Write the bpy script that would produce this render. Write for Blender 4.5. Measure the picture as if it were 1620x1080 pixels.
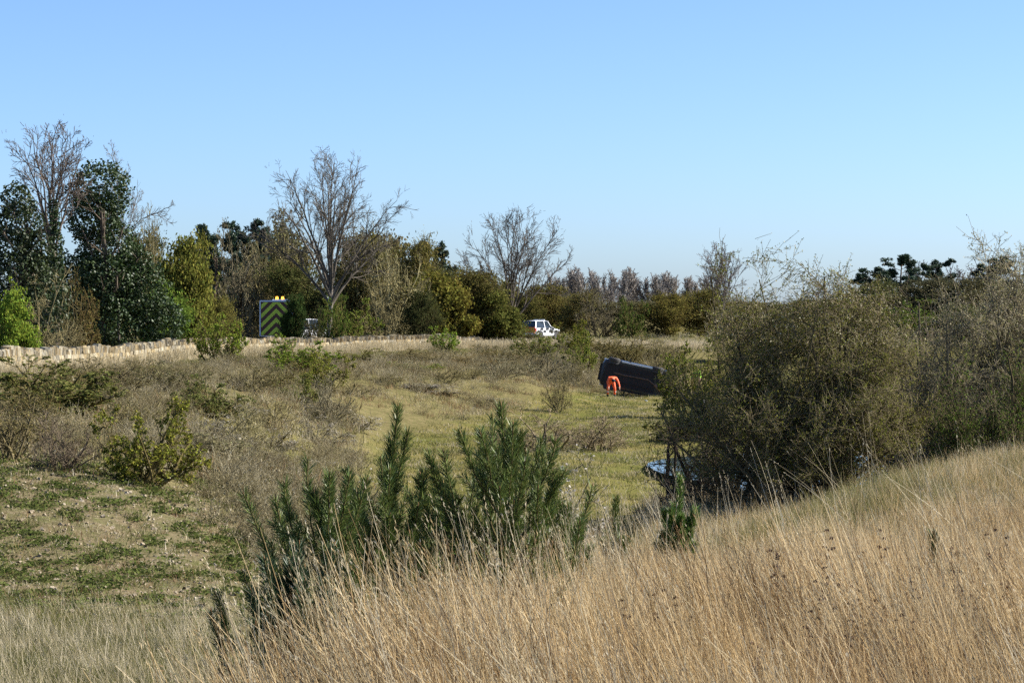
import bpy, math, random
import numpy as np
from mathutils import Vector, Matrix

S = bpy.context.scene
for o in list(bpy.data.objects): bpy.data.objects.remove(o)
R = math.radians

# ------------------------------------------------------------------ camera, sky, sun, exposure
EYE = 6.0                      # camera height above the floor of the old quarry
FPX = 3811.0                   # focal length in pixels of the 1620 px wide photograph
HOR = 490.0                    # image row of the horizon
PITCH = math.atan((540 - HOR) / FPX)
cam = bpy.data.cameras.new('camera')
cam.sensor_width = 36.0
cam.lens = 36.0 * FPX / 1620.0
cam.clip_start = 0.1
cam.clip_end = 6000
cam_o = bpy.data.objects.new('camera', cam)
S.collection.objects.link(cam_o)
cam_o.location = (0, 0, EYE)
cam_o.rotation_euler = (R(90) - PITCH, 0, 0)
S.camera = cam_o

SUN_EL, SUN_AZ = R(37), R(80)          # azimuth clockwise from +Y : the sun stands to the right
w = bpy.data.worlds.new('World'); S.world = w; w.use_nodes = True
nt = w.node_tree
sky = nt.nodes.new('ShaderNodeTexSky'); sky.sky_type = 'NISHITA'; sky.sun_disc = False
sky.sun_elevation = SUN_EL; sky.sun_rotation = SUN_AZ
sky.altitude = 0; sky.air_density = 0.7; sky.dust_density = 0.8; sky.ozone_density = 7.0
bg = nt.nodes['Background']; bg.inputs['Strength'].default_value = 0.081
wb = nt.nodes.new('ShaderNodeMix'); wb.data_type = 'RGBA'; wb.blend_type = 'MULTIPLY'; wb.inputs['Factor'].default_value = 1
wb.inputs['B'].default_value = (1.05, 1.045, 1.06, 1)                 # the camera's white balance
nt.links.new(sky.outputs[0], wb.inputs['A']); nt.links.new(wb.outputs['Result'], bg.inputs['Color'])
sl = bpy.data.lights.new('sun', 'SUN'); sl.energy = 5.0; sl.angle = R(0.53); sl.color = (1.0, 0.945, 0.86)
so = bpy.data.objects.new('sun', sl); S.collection.objects.link(so)
sd = Vector((math.sin(SUN_AZ) * math.cos(SUN_EL), math.cos(SUN_AZ) * math.cos(SUN_EL), math.sin(SUN_EL)))
so.rotation_euler = (-sd).to_track_quat('-Z', 'Y').to_euler()
so.location = (40, 0, 40)
S.view_settings.view_transform = 'Standard'; S.view_settings.look = 'None'
S.view_settings.gamma = 1.0; S.view_settings.use_curve_mapping = False
S.view_settings.exposure = 1.28
S.cycles.use_denoising = False; S.cycles.use_adaptive_sampling = True; S.cycles.adaptive_threshold = 0.02
S.cycles.max_bounces = 4; S.cycles.diffuse_bounces = 2; S.cycles.glossy_bounces = 2
S.cycles.transmission_bounces = 3; S.cycles.transparent_max_bounces = 4

# ------------------------------------------------------------------ small maths helpers
def X_at(px, Y): return (px - 810.0) / FPX * Y
def Z_at(py, Y): return EYE + (HOR - py) / FPX * Y        # height seen at row py, at distance Y

def smooth(a, b, x):
    t = np.clip((np.asarray(x, float) - a) / (b - a), 0, 1); return t * t * (3 - 2 * t)

def _hash(ix, iy, seed):
    v = np.sin(ix * 127.1 + iy * 311.7 + seed * 74.7) * 43758.5453
    return v - np.floor(v)
def vnoise(x, y, seed=0):
    x = np.asarray(x, float); y = np.asarray(y, float)
    ix = np.floor(x); iy = np.floor(y); fx = x - ix; fy = y - iy
    fx = fx * fx * (3 - 2 * fx); fy = fy * fy * (3 - 2 * fy)
    a = _hash(ix, iy, seed); b = _hash(ix + 1, iy, seed); c = _hash(ix, iy + 1, seed); d = _hash(ix + 1, iy + 1, seed)
    return (a * (1 - fx) + b * fx) * (1 - fy) + (c * (1 - fx) + d * fx) * fy
def fbm(x, y, seed=0, oct=4):
    s = 0; a = .5; 
    for i in range(oct): s = s + a * vnoise(x * 2 ** i, y * 2 ** i, seed + i); a *= .5
    return s

# ------------------------------------------------------------------ terrain : heights below the eye, surveyed along lines
SURVEY = {
 1620: [(7,-1.95),(11,-1.95),(16,-1.97),(22,-1.95),(30,-1.92),(36,-2.5),(45,-3.8),(60,-4.7),(90,-4.8),(140,-4.6),(200,-3.6),(300,-2.6)],
 1400: [(7,-1.95),(11,-1.96),(16,-2.0),(22,-2.0),(27,-2.05),(33,-2.8),(45,-4.1),(58,-4.8),(68,-5.7),(85,-5.75),(100,-5.1),(140,-4.8),(200,-3.8),(300,-2.8)],
 1150: [(7,-1.95),(11,-1.98),(16,-2.08),(20,-2.18),(24,-2.4),(30,-3.2),(40,-4.3),(52,-4.78),(60,-4.9),(68,-5.6),(75,-5.8),(90,-5.75),(100,-5.25),(120,-5.3),(150,-5.2),(200,-3.9),(240,-3.2)],
 950:  [(7,-1.92),(11,-1.98),(16,-2.15),(20,-2.4),(24,-2.9),(30,-3.7),(40,-4.8),(60,-5.3),(75,-5.4),(90,-5.45),(120,-5.35),(142,-5.2),(165,-4.4),(205,-3.3),(260,-3.15)],
 800:  [(7,-1.9),(11,-1.92),(14,-2.0),(17,-2.3),(20,-2.9),(26,-4.0),(35,-4.9),(50,-5.35),(65,-5.45),(90,-5.4),(113,-5.25),(123,-5.0),(134,-3.85),(165,-3.45),(205,-3.2),(260,-3.1)],
 600:  [(7,-1.9),(10,-1.92),(12.5,-2.15),(15,-2.6),(19,-3.5),(25,-4.3),(35,-4.7),(50,-5.0),(65,-5.15),(85,-5.2),(98,-5.15),(106,-4.95),(116,-3.8),(150,-3.35),(180,-3.1),(230,-3.05)],
 400:  [(7,-1.9),(9.5,-2.0),(12,-2.5),(15,-3.2),(20,-3.7),(28,-4.05),(35,-4.15),(40,-3.9),(46,-3.7),(55,-3.85),(70,-4.05),(78,-4.0),(87,-3.15),(115,-2.95),(150,-2.92),(200,-2.95)],
 200:  [(7,-2.0),(9.5,-2.4),(12,-3.0),(16,-3.5),(22,-3.75),(29,-3.95),(34,-4.0),(38,-3.65),(42,-3.15),(47,-3.1),(56,-3.2),(76,-3.0),(100,-2.85),(118,-2.85),(160,-2.85)],
 0:    [(7,-2.1),(10,-2.8),(15,-3.5),(24,-3.75),(30,-3.85),(34,-3.85),(38,-3.4),(41,-3.0),(45,-2.85),(54,-2.9),(66,-2.75),(84,-2.6),(95,-2.6),(140,-2.6)],
}
pts = []
for px, rows in SURVEY.items():
    for Y, z in rows: pts.append((px / 500.0, math.log(Y) * 2.2, z))
    for Y in (420, 900, 2500): pts.append((px / 500.0, math.log(Y) * 2.2, -2.7))
pts = np.array(pts)
def _tps(r2): return np.where(r2 > 1e-12, .5 * r2 * np.log(r2 + 1e-12), 0)
_d2 = ((pts[:, None, :2] - pts[None, :, :2]) ** 2).sum(-1)
_n = len(pts)
_A = np.zeros((_n + 3, _n + 3)); _A[:_n, :_n] = _tps(_d2) + np.eye(_n) * 0.004
_A[:_n, _n] = 1; _A[:_n, _n + 1:] = pts[:, :2]; _A[_n:, :_n] = _A[:_n, _n:].T
_w = np.linalg.solve(_A, np.concatenate([pts[:, 2], np.zeros(3)]))

def gY(Y): return np.maximum(Y, 6.0)
def to_px(x, y): return 810 + np.asarray(x, float) / gY(np.asarray(y, float)) * FPX
def ground_z(x, y):
    x = np.asarray(x, float); y = np.asarray(y, float); shp = np.broadcast(x, y).shape
    x = np.broadcast_to(x, shp).ravel(); y = np.broadcast_to(y, shp).ravel()
    u = np.clip(to_px(x, y), -150, 1770) / 500.0
    v = np.log(np.clip(y, 7, 2500)) * 2.2
    out = np.empty(len(x))
    for i in range(0, len(x), 40000):
        uu = u[i:i + 40000]; vv = v[i:i + 40000]
        r2 = (uu[:, None] - pts[None, :, 0]) ** 2 + (vv[:, None] - pts[None, :, 1]) ** 2
        out[i:i + 40000] = _tps(r2) @ _w[:_n] + _w[_n] + _w[_n + 1] * uu + _w[_n + 2] * vv
    amp = np.clip(y / 60.0, .25, 1.0) * (1 - smooth(140, 200, y) * .7)
    out += (fbm(x * .35, y * .35, 3) - .47) * .38 * amp + (fbm(x * 2.1, y * 2.1, 9, 3) - .44) * .09
    return (out + EYE).reshape(shp)
def gz(x, y): return float(ground_z(np.array([x]), np.array([y]))[0])

# ------------------------------------------------------------------ mesh + object helpers
COL = S.collection
def mesh(name, V, quads=None, tris=None, attrs=None, mats=(), midx=None, smooth_sh=False):
    V = np.asarray(V, np.float32).reshape(-1, 3)
    me = bpy.data.meshes.new(name)
    q = np.zeros((0, 4), np.int32) if quads is None else np.asarray(quads, np.int32).reshape(-1, 4)
    t = np.zeros((0, 3), np.int32) if tris is None else np.asarray(tris, np.int32).reshape(-1, 3)
    me.vertices.add(len(V)); me.vertices.foreach_set('co', V.ravel())
    li = np.concatenate([q.ravel(), t.ravel()])
    ls = np.concatenate([np.arange(len(q)) * 4, len(q) * 4 + np.arange(len(t)) * 3]).astype(np.int32)
    me.loops.add(len(li)); me.loops.foreach_set('vertex_index', li)
    me.polygons.add(len(ls)); me.polygons.foreach_set('loop_start', ls)
    for m in mats: me.materials.append(m)
    if midx is not None: me.polygons.foreach_set('material_index', np.asarray(midx, np.int32))
    if smooth_sh: me.polygons.foreach_set('use_smooth', np.ones(len(ls), bool))
    for k, a in (attrs or {}).items():
        at = me.attributes.new(k, 'FLOAT', 'POINT'); at.data.foreach_set('value', np.asarray(a, np.float32))
    me.update(calc_edges=True)
    return me
def obj(name, data, parent=None, loc=None, rot=None, scale=None, color=None):
    o = bpy.data.objects.new(name, data); COL.objects.link(o)
    if name in ('needles', 'foliage', 'buds', 'seed_heads', 'blossom', 'twigs', 'ivy') and parent is not None: o['kind'] = 'stuff'
    if parent is not None: o.parent = parent
    if loc is not None: o.location = loc
    if rot is not None: o.rotation_euler = rot
    if scale is not None: o.scale = scale
    if color is not None: o.color = (*color, 1)
    return o
def tag(o, label=None, cat=None, group=None, kind=None):
    if label: o['label'] = label
    if cat: o['category'] = cat
    if group: o['group'] = group
    if kind: o['kind'] = kind
    return o
def empty(name, loc, label, cat, group=None, rz=0):
    o = obj(name, None, loc=loc, rot=(0, 0, rz)); o.empty_display_size = .2
    return tag(o, label, cat, group)

class MB:                                       # small collector for hand-made pieces
    def __init__(s): s.v = []; s.f = []; s.m = []
    def add(s, vs, fs, m=0):
        b = len(s.v); s.v += [tuple(map(float, v)) for v in vs]; s.f += [tuple(i + b for i in f) for f in fs]; s.m += [m] * len(fs)
    def box(s, c, d, m=0, M=None, taper=None):
        x, y, z = (k / 2 for k in d); vs = []
        for sz in (-1, 1):
            t = taper if (taper and sz > 0) else 1
            for a, b in ((-1, -1), (1, -1), (1, 1), (-1, 1)):
                p = Vector((a * x * t, b * y * t, sz * z)); vs.append((M @ p if M else p) + Vector(c))
        s.add(vs, [(3, 2, 1, 0), (4, 5, 6, 7), (0, 1, 5, 4), (1, 2, 6, 5), (2, 3, 7, 6), (3, 0, 4, 7)], m)
    def cyl(s, a, b, r, n=12, m=0, r2=None):
        a = Vector(a); b = Vector(b); t = (b - a).normalized(); u = t.orthogonal().normalized(); v = t.cross(u); r2 = r if r2 is None else r2
        vs = [a + (u * math.cos(k * 2 * math.pi / n) + v * math.sin(k * 2 * math.pi / n)) * r for k in range(n)]
        vs += [b + (u * math.cos(k * 2 * math.pi / n) + v * math.sin(k * 2 * math.pi / n)) * r2 for k in range(n)]
        s.add(vs, [(k, (k + 1) % n, n + (k + 1) % n, n + k) for k in range(n)] + [tuple(range(n - 1, -1, -1)), tuple(range(n, 2 * n))], m)
    def build(s, name, mats, parent=None, sm=False, **kw):
        me = bpy.data.meshes.new(name); me.from_pydata(s.v, [], s.f)
        for m in (mats if isinstance(mats, (list, tuple)) else [mats]): me.materials.append(m)
        me.polygons.foreach_set('material_index', s.m)
        if sm: me.polygons.foreach_set('use_smooth', [True] * len(s.f))
        me.update()
        return obj(name, me, parent, **kw)

def orth(T):
    ref = np.where(np.abs(T[..., 2:3]) > .85, np.array([1., 0, 0]), np.array([0., 0, 1.]))
    U = np.cross(T, ref); U /= np.linalg.norm(U, axis=-1, keepdims=True) + 1e-9
    return U, np.cross(T, U)
def tubes(P, Rr, sides=3):
    N, K, _ = P.shape
    T = np.gradient(P, axis=1); T /= np.linalg.norm(T, axis=-1, keepdims=True) + 1e-9
    U, W = orth(T)
    a = np.arange(sides) * 2 * np.pi / sides
    V = P[:, :, None, :] + Rr[:, :, None, None] * (U[:, :, None, :] * np.cos(a)[None, None, :, None] + W[:, :, None, :] * np.sin(a)[None, None, :, None])
    idx = np.arange(N * K * sides).reshape(N, K, sides)
    nx = np.roll(idx, -1, axis=2)
    Q = np.stack([idx[:, :-1], nx[:, :-1], nx[:, 1:], idx[:, 1:]], -1).reshape(-1, 4)
    return V.reshape(-1, 3), Q
def ribbons(P, Wd, side):
    N, K, _ = P.shape
    L = P - side[:, None, :] * Wd[:, :, None]; Rr = P + side[:, None, :] * Wd[:, :, None]
    V = np.stack([L, Rr], 2).reshape(-1, 3)
    i = np.arange(N * K * 2).reshape(N, K, 2)
    Q = np.stack([i[:, :-1, 0], i[:, :-1, 1], i[:, 1:, 1], i[:, 1:, 0]], -1).reshape(-1, 4)
    return V, Q
def merge(parts):
    V = []; Q = []; b = 0
    for v, q in parts: V.append(v); Q.append(q + b); b += len(v)
    return np.concatenate(V), np.concatenate(Q)
def unit(v): return v / (np.linalg.norm(v, axis=-1, keepdims=True) + 1e-9)
def rdirs(rng, n): return unit(rng.normal(size=(n, 3)))

def polyline(rng, p0, d0, L, K, wig, up):
    N = len(p0); P = np.zeros((N, K, 3)); P[:, 0] = p0; d = d0.copy()
    for k in range(1, K):
        d = unit(d + rng.normal(size=(N, 3)) * wig + np.array([0, 0, 1.]) * (up if np.isscalar(up) else up[:, None]))
        P[:, k] = P[:, k - 1] + d * (L / (K - 1))[:, None]
    return P
def offshoots(rng, P, Rr, n, t0, t1, ang, ratio, K, wig, up, rr, rmin, taper=.35, absolute=None):
    N, KK, _ = P.shape
    L = np.linalg.norm(np.diff(P, axis=1), axis=-1).sum(1)
    t = t0 + (t1 - t0) * (np.arange(n)[None, :] + rng.random((N, n))) / n
    i = np.clip((t * (KK - 1)).astype(int), 0, KK - 2); f = t * (KK - 1) - i
    rows = np.arange(N)[:, None]
    p = P[rows, i] * (1 - f[..., None]) + P[rows, i + 1] * f[..., None]
    T = unit(P[rows, i + 1] - P[rows, i]); r = Rr[rows, i] * (1 - f) + Rr[rows, i + 1] * f
    U, W = orth(T); ph = rng.random((N, n)) * 2 * np.pi
    side = U * np.cos(ph)[..., None] + W * np.sin(ph)[..., None]
    a = ang[0] + (ang[1] - ang[0]) * rng.random((N, n))
    d = (T * np.cos(a)[..., None] + side * np.sin(a)[..., None]).reshape(-1, 3)
    ln = (L[:, None] * (ratio[0] + (ratio[1] - ratio[0]) * rng.random((N, n))) * (1.15 - .6 * t)).ravel() if absolute is None else \
         (absolute[0] + (absolute[1] - absolute[0]) * rng.random(N * n))
    Pc = polyline(rng, p.reshape(-1, 3), d, ln, K, wig, up)
    r0 = np.maximum(r.ravel() * rr, rmin)
    Rc = r0[:, None] * np.linspace(1, taper, K)[None, :]
    return Pc, np.maximum(Rc, rmin * .6)
def leaves_at(rng, C, L, W, updir=.0, jitter=.3):
    n = len(C); d = rdirs(rng, n); d[:, 2] += updir; d = unit(d)
    U, Wv = orth(d); ph = rng.random(n) * 6.283
    s = U * np.cos(ph)[:, None] + Wv * np.sin(ph)[:, None]
    k = (1 - jitter + 2 * jitter * rng.random(n))[:, None]
    V = np.stack([C - d * L * k, C + s * W * k, C + d * L * k, C - s * W * k], 1).reshape(-1, 3)
    Q = np.arange(n * 4).reshape(n, 4)
    return V, Q, np.repeat(rng.random(n), 4)
def along(rng, P, n, t0=.0):
    N, K, _ = P.shape; r = rng.integers(0, N, n); t = t0 + (1 - t0) * rng.random(n)
    i = np.clip((t * (K - 1)).astype(int), 0, K - 2); f = (t * (K - 1) - i)[:, None]
    return P[r, i] * (1 - f) + P[r, i + 1] * f

# ------------------------------------------------------------------ materials
MAT = {}
def nodes(name):
    m = bpy.data.materials.new(name); m.use_nodes = True; n = m.node_tree; n.nodes.clear()
    out = n.nodes.new('ShaderNodeOutputMaterial'); MAT[name] = m
    return m, n, out
def plain(name, col, rough=.6, metal=0, emit=None, es=0, noise=0, spec=.5, scale=6.0):
    m, n, out = nodes(name); b = n.nodes.new('ShaderNodeBsdfPrincipled')
    b.inputs['Base Color'].default_value = (*col, 1); b.inputs['Roughness'].default_value = rough; b.inputs['Metallic'].default_value = metal
    b.inputs['Specular IOR Level'].default_value = spec
    if noise:
        t = n.nodes.new('ShaderNodeTexNoise'); t.inputs['Scale'].default_value = scale; t.inputs['Detail'].default_value = 6
        tc = n.nodes.new('ShaderNodeTexCoord'); n.links.new(tc.outputs['Object'], t.inputs['Vector'])
        mx = n.nodes.new('ShaderNodeMix'); mx.data_type = 'RGBA'
        mx.inputs['A'].default_value = (*[c * (1 - noise) for c in col], 1); mx.inputs['B'].default_value = (*[min(1, c * (1 + noise)) for c in col], 1)
        n.links.new(t.outputs['Fac'], mx.inputs['Factor']); n.links.new(mx.outputs['Result'], b.inputs['Base Color'])
    if emit:
        b.inputs['Emission Color'].default_value = (*emit, 1); b.inputs['Emission Strength'].default_value = es
    n.links.new(b.outputs[0], out.inputs[0]); return m
def foliage_mat(name, transl=.25, spec=.0, rough=.45, lo=.55, hi=1.5, hue=.03):
    """colour of the object, varied leaf by leaf"""
    m, n, out = nodes(name)
    oi = n.nodes.new('ShaderNodeObjectInfo'); at = n.nodes.new('ShaderNodeAttribute'); at.attribute_name = 'rnd'
    mr = n.nodes.new('ShaderNodeMapRange'); mr.inputs['To Min'].default_value = lo; mr.inputs['To Max'].default_value = hi
    n.links.new(at.outputs['Fac'], mr.inputs['Value'])
    hs = n.nodes.new('ShaderNodeHueSaturation')
    mh = n.nodes.new('ShaderNodeMapRange'); mh.inputs['To Min'].default_value = .5 - hue; mh.inputs['To Max'].default_value = .5 + hue
    wn = n.nodes.new('ShaderNodeTexWhiteNoise'); wn.noise_dimensions = '1D'
    n.links.new(at.outputs['Fac'], wn.inputs['W']); n.links.new(wn.outputs['Value'], mh.inputs['Value'])
    n.links.new(mh.outputs[0], hs.inputs['Hue']); n.links.new(mr.outputs[0], hs.inputs['Value']); n.links.new(oi.outputs['Color'], hs.inputs['Color'])
    d = n.nodes.new('ShaderNodeBsdfDiffuse'); t = n.nodes.new('ShaderNodeBsdfTranslucent'); mx = n.nodes.new('ShaderNodeMixShader')
    mx.inputs[0].default_value = transl
    n.links.new(hs.outputs[0], d.inputs[0]); n.links.new(hs.outputs[0], t.inputs[0])
    n.links.new(d.outputs[0], mx.inputs[1]); n.links.new(t.outputs[0], mx.inputs[2])
    last = mx
    if spec:
        g = n.nodes.new('ShaderNodeBsdfGlossy'); g.inputs['Roughness'].default_value = rough
        m2 = n.nodes.new('ShaderNodeMixShader'); m2.inputs[0].default_value = spec
        n.links.new(mx.outputs[0], m2.inputs[1]); n.links.new(g.outputs[0], m2.inputs[2]); last = m2
    n.links.new(last.outputs[0], out.inputs[0]); return m
M_LEAF = foliage_mat('leaf', .3)
M_IVY = foliage_mat('glossy_leaf', .15, spec=.035, rough=.55)
M_NEEDLE = foliage_mat('needle', .18, spec=.03, rough=.45, lo=.6, hi=1.5)
def bark_mat(name, scale=8):
    m, n, out = nodes(name); oi = n.nodes.new('ShaderNodeObjectInfo')
    tc = n.nodes.new('ShaderNodeTexCoord'); t = n.nodes.new('ShaderNodeTexNoise'); t.inputs['Scale'].default_value = scale; t.inputs['Detail'].default_value = 5
    n.links.new(tc.outputs['Object'], t.inputs['Vector'])
    mr = n.nodes.new('ShaderNodeMapRange'); mr.inputs['From Min'].default_value = .3; mr.inputs['From Max'].default_value = .7
    mr.inputs['To Min'].default_value = .55; mr.inputs['To Max'].default_value = 1.45
    n.links.new(t.outputs['Fac'], mr.inputs['Value'])
    hs = n.nodes.new('ShaderNodeHueSaturation'); n.links.new(mr.outputs[0], hs.inputs['Value']); n.links.new(oi.outputs['Color'], hs.inputs['Color'])
    d = n.nodes.new('ShaderNodeBsdfDiffuse'); n.links.new(hs.outputs[0], d.inputs[0]); n.links.new(d.outputs[0], out.inputs[0]); return m
M_BARK = bark_mat('bark')

def ground_mat():
    m, n, out = nodes('ground')
    N = n.nodes.new; Lk = n.links.new
    geo = N('ShaderNodeNewGeometry')
    def noise(scale, det=5, rough=.6):
        t = N('ShaderNodeTexNoise'); t.inputs['Scale'].default_value = scale; t.inputs['Detail'].default_value = det; t.inputs['Roughness'].default_value = rough
        Lk(geo.outputs['Position'], t.inputs['Vector']); return t.outputs['Fac']
    def ramp(f, a, b):
        r = N('ShaderNodeMapRange'); r.inputs['From Min'].default_value = a; r.inputs['From Max'].default_value = b; Lk(f, r.inputs['Value']); return r.outputs[0]
    def mix(f, a, b):
        x = N('ShaderNodeMix'); x.data_type = 'RGBA'
        Lk(f, x.inputs['Factor'])
        for k, v in (('A', a), ('B', b)):
            if isinstance(v, tuple): x.inputs[k].default_value = (*v, 1)
            else: Lk(v, x.inputs[k])
        return x.outputs['Result']
    def attr(nm):
        a = N('ShaderNodeAttribute'); a.attribute_name = nm; return a.outputs['Fac']
    n1 = ramp(noise(.35), .38, .62); n2 = ramp(noise(2.2), .4, .62); n3 = ramp(noise(9, 6), .4, .65); n4 = ramp(noise(28, 4), .42, .62)
    base = mix(n2, (.115, .092, .045), (.19, .15, .075))                 # dry thatch
    base = mix(n3, base, (.10, .10, .035))
    green = mix(n1, (.085, .10, .024), (.165, .135, .048)); green = mix(n3, green, (.14, .12, .042))
    stony = mix(n2, (.165, .128, .076), (.095, .098, .036)); stony = mix(n3, stony, (.10, .085, .045)); stony = mix(ramp(noise(22, 4), .60, .68), stony, (.34, .29, .21))
    gold = mix(n3, (.17, .115, .055), (.10, .075, .035))
    c = mix(attr('green'), base, green); c = mix(attr('stony'), c, stony); c = mix(attr('gold'), c, gold)
    b = N('ShaderNodeBsdfDiffuse'); Lk(c, b.inputs[0])
    bp = N('ShaderNodeBump'); bp.inputs['Strength'].default_value = .5; bp.inputs['Distance'].default_value = .06
    Lk(noise(14, 6), bp.inputs['Height']); Lk(bp.outputs[0], b.inputs['Normal'])
    Lk(b.outputs[0], out.inputs[0]); return m
M_GROUND = ground_mat()

# ------------------------------------------------------------------ the ground sheet
CREST_PX = [-200, 0, 400, 600, 800, 950, 1150, 1400, 1620, 1900]
CREST_Y  = [5,    7.5, 11,  14,  19,  22,  25.5, 29,   32,   34]
def crest(px): return np.interp(px, CREST_PX, CREST_Y)
def m_gold(px, Y): return smooth(2.5, -1.0, Y - crest(px))
def m_green(px, Y):
    foot = np.interp(px, [500, 600, 700, 800, 880, 950, 1050], [88, 99, 108, 119, 136, 145, 150])
    a = smooth(540, 640, px) * smooth(45, 62, Y) * smooth(4, -4, Y - foot)
    b = smooth(260, 330, px) * smooth(560, 470, px) * smooth(60, 66, Y) * smooth(84, 76, Y) * .6
    c = smooth(150, 260, px) * smooth(800, 700, px) * smooth(.86, .92, Y / wallY(px)) * smooth(1.01, .99, Y / wallY(px))
    d = smooth(1150, 1250, px) * smooth(105, 130, Y) * smooth(260, 220, Y) * .8
    e = smooth(0, 250, px) * smooth(600, 480, px) * smooth(17, 24, Y) * smooth(33, 29, Y) * .5
    return np.clip(a + b + c + d + e, 0, 1)
def m_stony(px, Y): return smooth(620, 440, px) * smooth(30, 33.5, Y) * smooth(47, 42, Y)
WALL_PX = [-220, 0, 100, 200, 300, 450, 600, 700, 800]
WALL_Y  = [64,   88, 103, 118, 135, 160, 180, 193, 206]
def wallY(px): return np.interp(px, WALL_PX, WALL_Y)

Ys = np.concatenate([np.linspace(-50, 5, 12), np.exp(np.linspace(math.log(6), math.log(240), 300)), np.exp(np.linspace(math.log(250), math.log(4500), 34))])
ss = np.concatenate([-np.linspace(1.8, .34, 14), np.linspace(-.3, .3, 271), np.linspace(.34, 1.8, 14)])
GX = ss[None, :] * gY(Ys)[:, None] * (1 + 0 * Ys[:, None]); GY = np.broadcast_to(Ys[:, None], GX.shape)
GZ = ground_z(GX, GY)
px_ = to_px(GX, GY)
nr, nc = GX.shape
gi = np.arange(nr * nc).reshape(nr, nc)
Q = np.stack([gi[:-1, :-1], gi[:-1, 1:], gi[1:, 1:], gi[1:, :-1]], -1).reshape(-1, 4)
gm = mesh('ground', np.stack([GX, GY, GZ], -1), Q, attrs={'gold': m_gold(px_, GY).ravel(), 'green': m_green(px_, GY).ravel(), 'stony': m_stony(px_, GY).ravel()}, mats=[M_GROUND], smooth_sh=True)
tag(obj('ground', gm), 'grassy floor and banks of the old quarry', kind='structure')

# pond
def pond():
    m, n, out = nodes('pond_water'); b = n.nodes.new('ShaderNodeBsdfPrincipled')
    b.inputs['Base Color'].default_value = (.03, .045, .05, 1); b.inputs['Roughness'].default_value = .06
    t = n.nodes.new('ShaderNodeTexNoise'); t.inputs['Scale'].default_value = 3; bp = n.nodes.new('ShaderNodeBump'); bp.inputs['Strength'].default_value = .12; bp.inputs['Distance'].default_value = .05
    n.links.new(t.outputs['Fac'], bp.inputs['Height']); n.links.new(bp.outputs[0], b.inputs['Normal']); n.links.new(b.outputs[0], out.inputs[0])
    k = 48; vs = [(11.6 + 6.6 * math.cos(a) * (1 + .12 * math.sin(3 * a)), 80 + 13 * math.sin(a) * (1 + .1 * math.cos(2 * a)), EYE - 5.42) for a in np.arange(k) * 2 * math.pi / k]
    mb = MB(); mb.add(vs, [tuple(range(k))]); o = mb.build('pond', m)
    tag(o, 'still pond behind the large bush reflecting the sky', kind='structure')
pond()

# road behind the wall
def road():
    m = plain('asphalt', (.055, .055, .056), .85, noise=.25, scale=3)
    line = [(-200, 64 - 3), (0, 88), (100, 103), (200, 118), (300, 135), (450, 160), (600, 180), (800, 207), (850, 240), (880, 290), (900, 360)]
    C = np.array([(X_at(p, y), y) for p, y in line]); L = []
    for i in range(len(C)):
        d = C[min(i + 1, len(C) - 1)] - C[max(i - 1, 0)]; d /= np.linalg.norm(d); n = np.array([-d[1], d[0]])
        L.append((C[i] + n * 4.0, C[i] + n * 10.0))
    A = np.array(L); out = []
    for i in range(len(A) - 1):
        for k in range(8): out.append(A[i] * (1 - k / 8) + A[i + 1] * k / 8)
    A = np.array(out)
    V = []
    for a in A:
        for t in (0, .5, 1):
            p = a[0] * (1 - t) + a[1] * t; V.append((p[0], p[1], max(gz(*p), gz(*a[0]), gz(*a[1])) + .05))
    n = len(A); F = [(i * 3 + k, (i + 1) * 3 + k, (i + 1) * 3 + k + 1, i * 3 + k + 1) for i in range(n - 1) for k in range(2)]
    mb = MB(); mb.add(V, F); tag(mb.build('road', m), 'asphalt lane running behind the dry stone wall', kind='structure')
    return A
ROAD = road()
def road_at(Y):
    c = (ROAD[:, 0] + ROAD[:, 1]) / 2; i = int(np.argmin(np.abs(c[:, 1] - Y))); i = min(i, len(c) - 2)
    d = c[i + 1] - c[i]; d /= np.linalg.norm(d)
    p = c[i] + d * (Y - c[i][1]) / max(d[1], .1)
    return p, d, max(gz(*p), gz(*(p + np.array([-d[1], d[0]]) * 3)), gz(*(p - np.array([-d[1], d[0]]) * 3))) + .05

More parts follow.
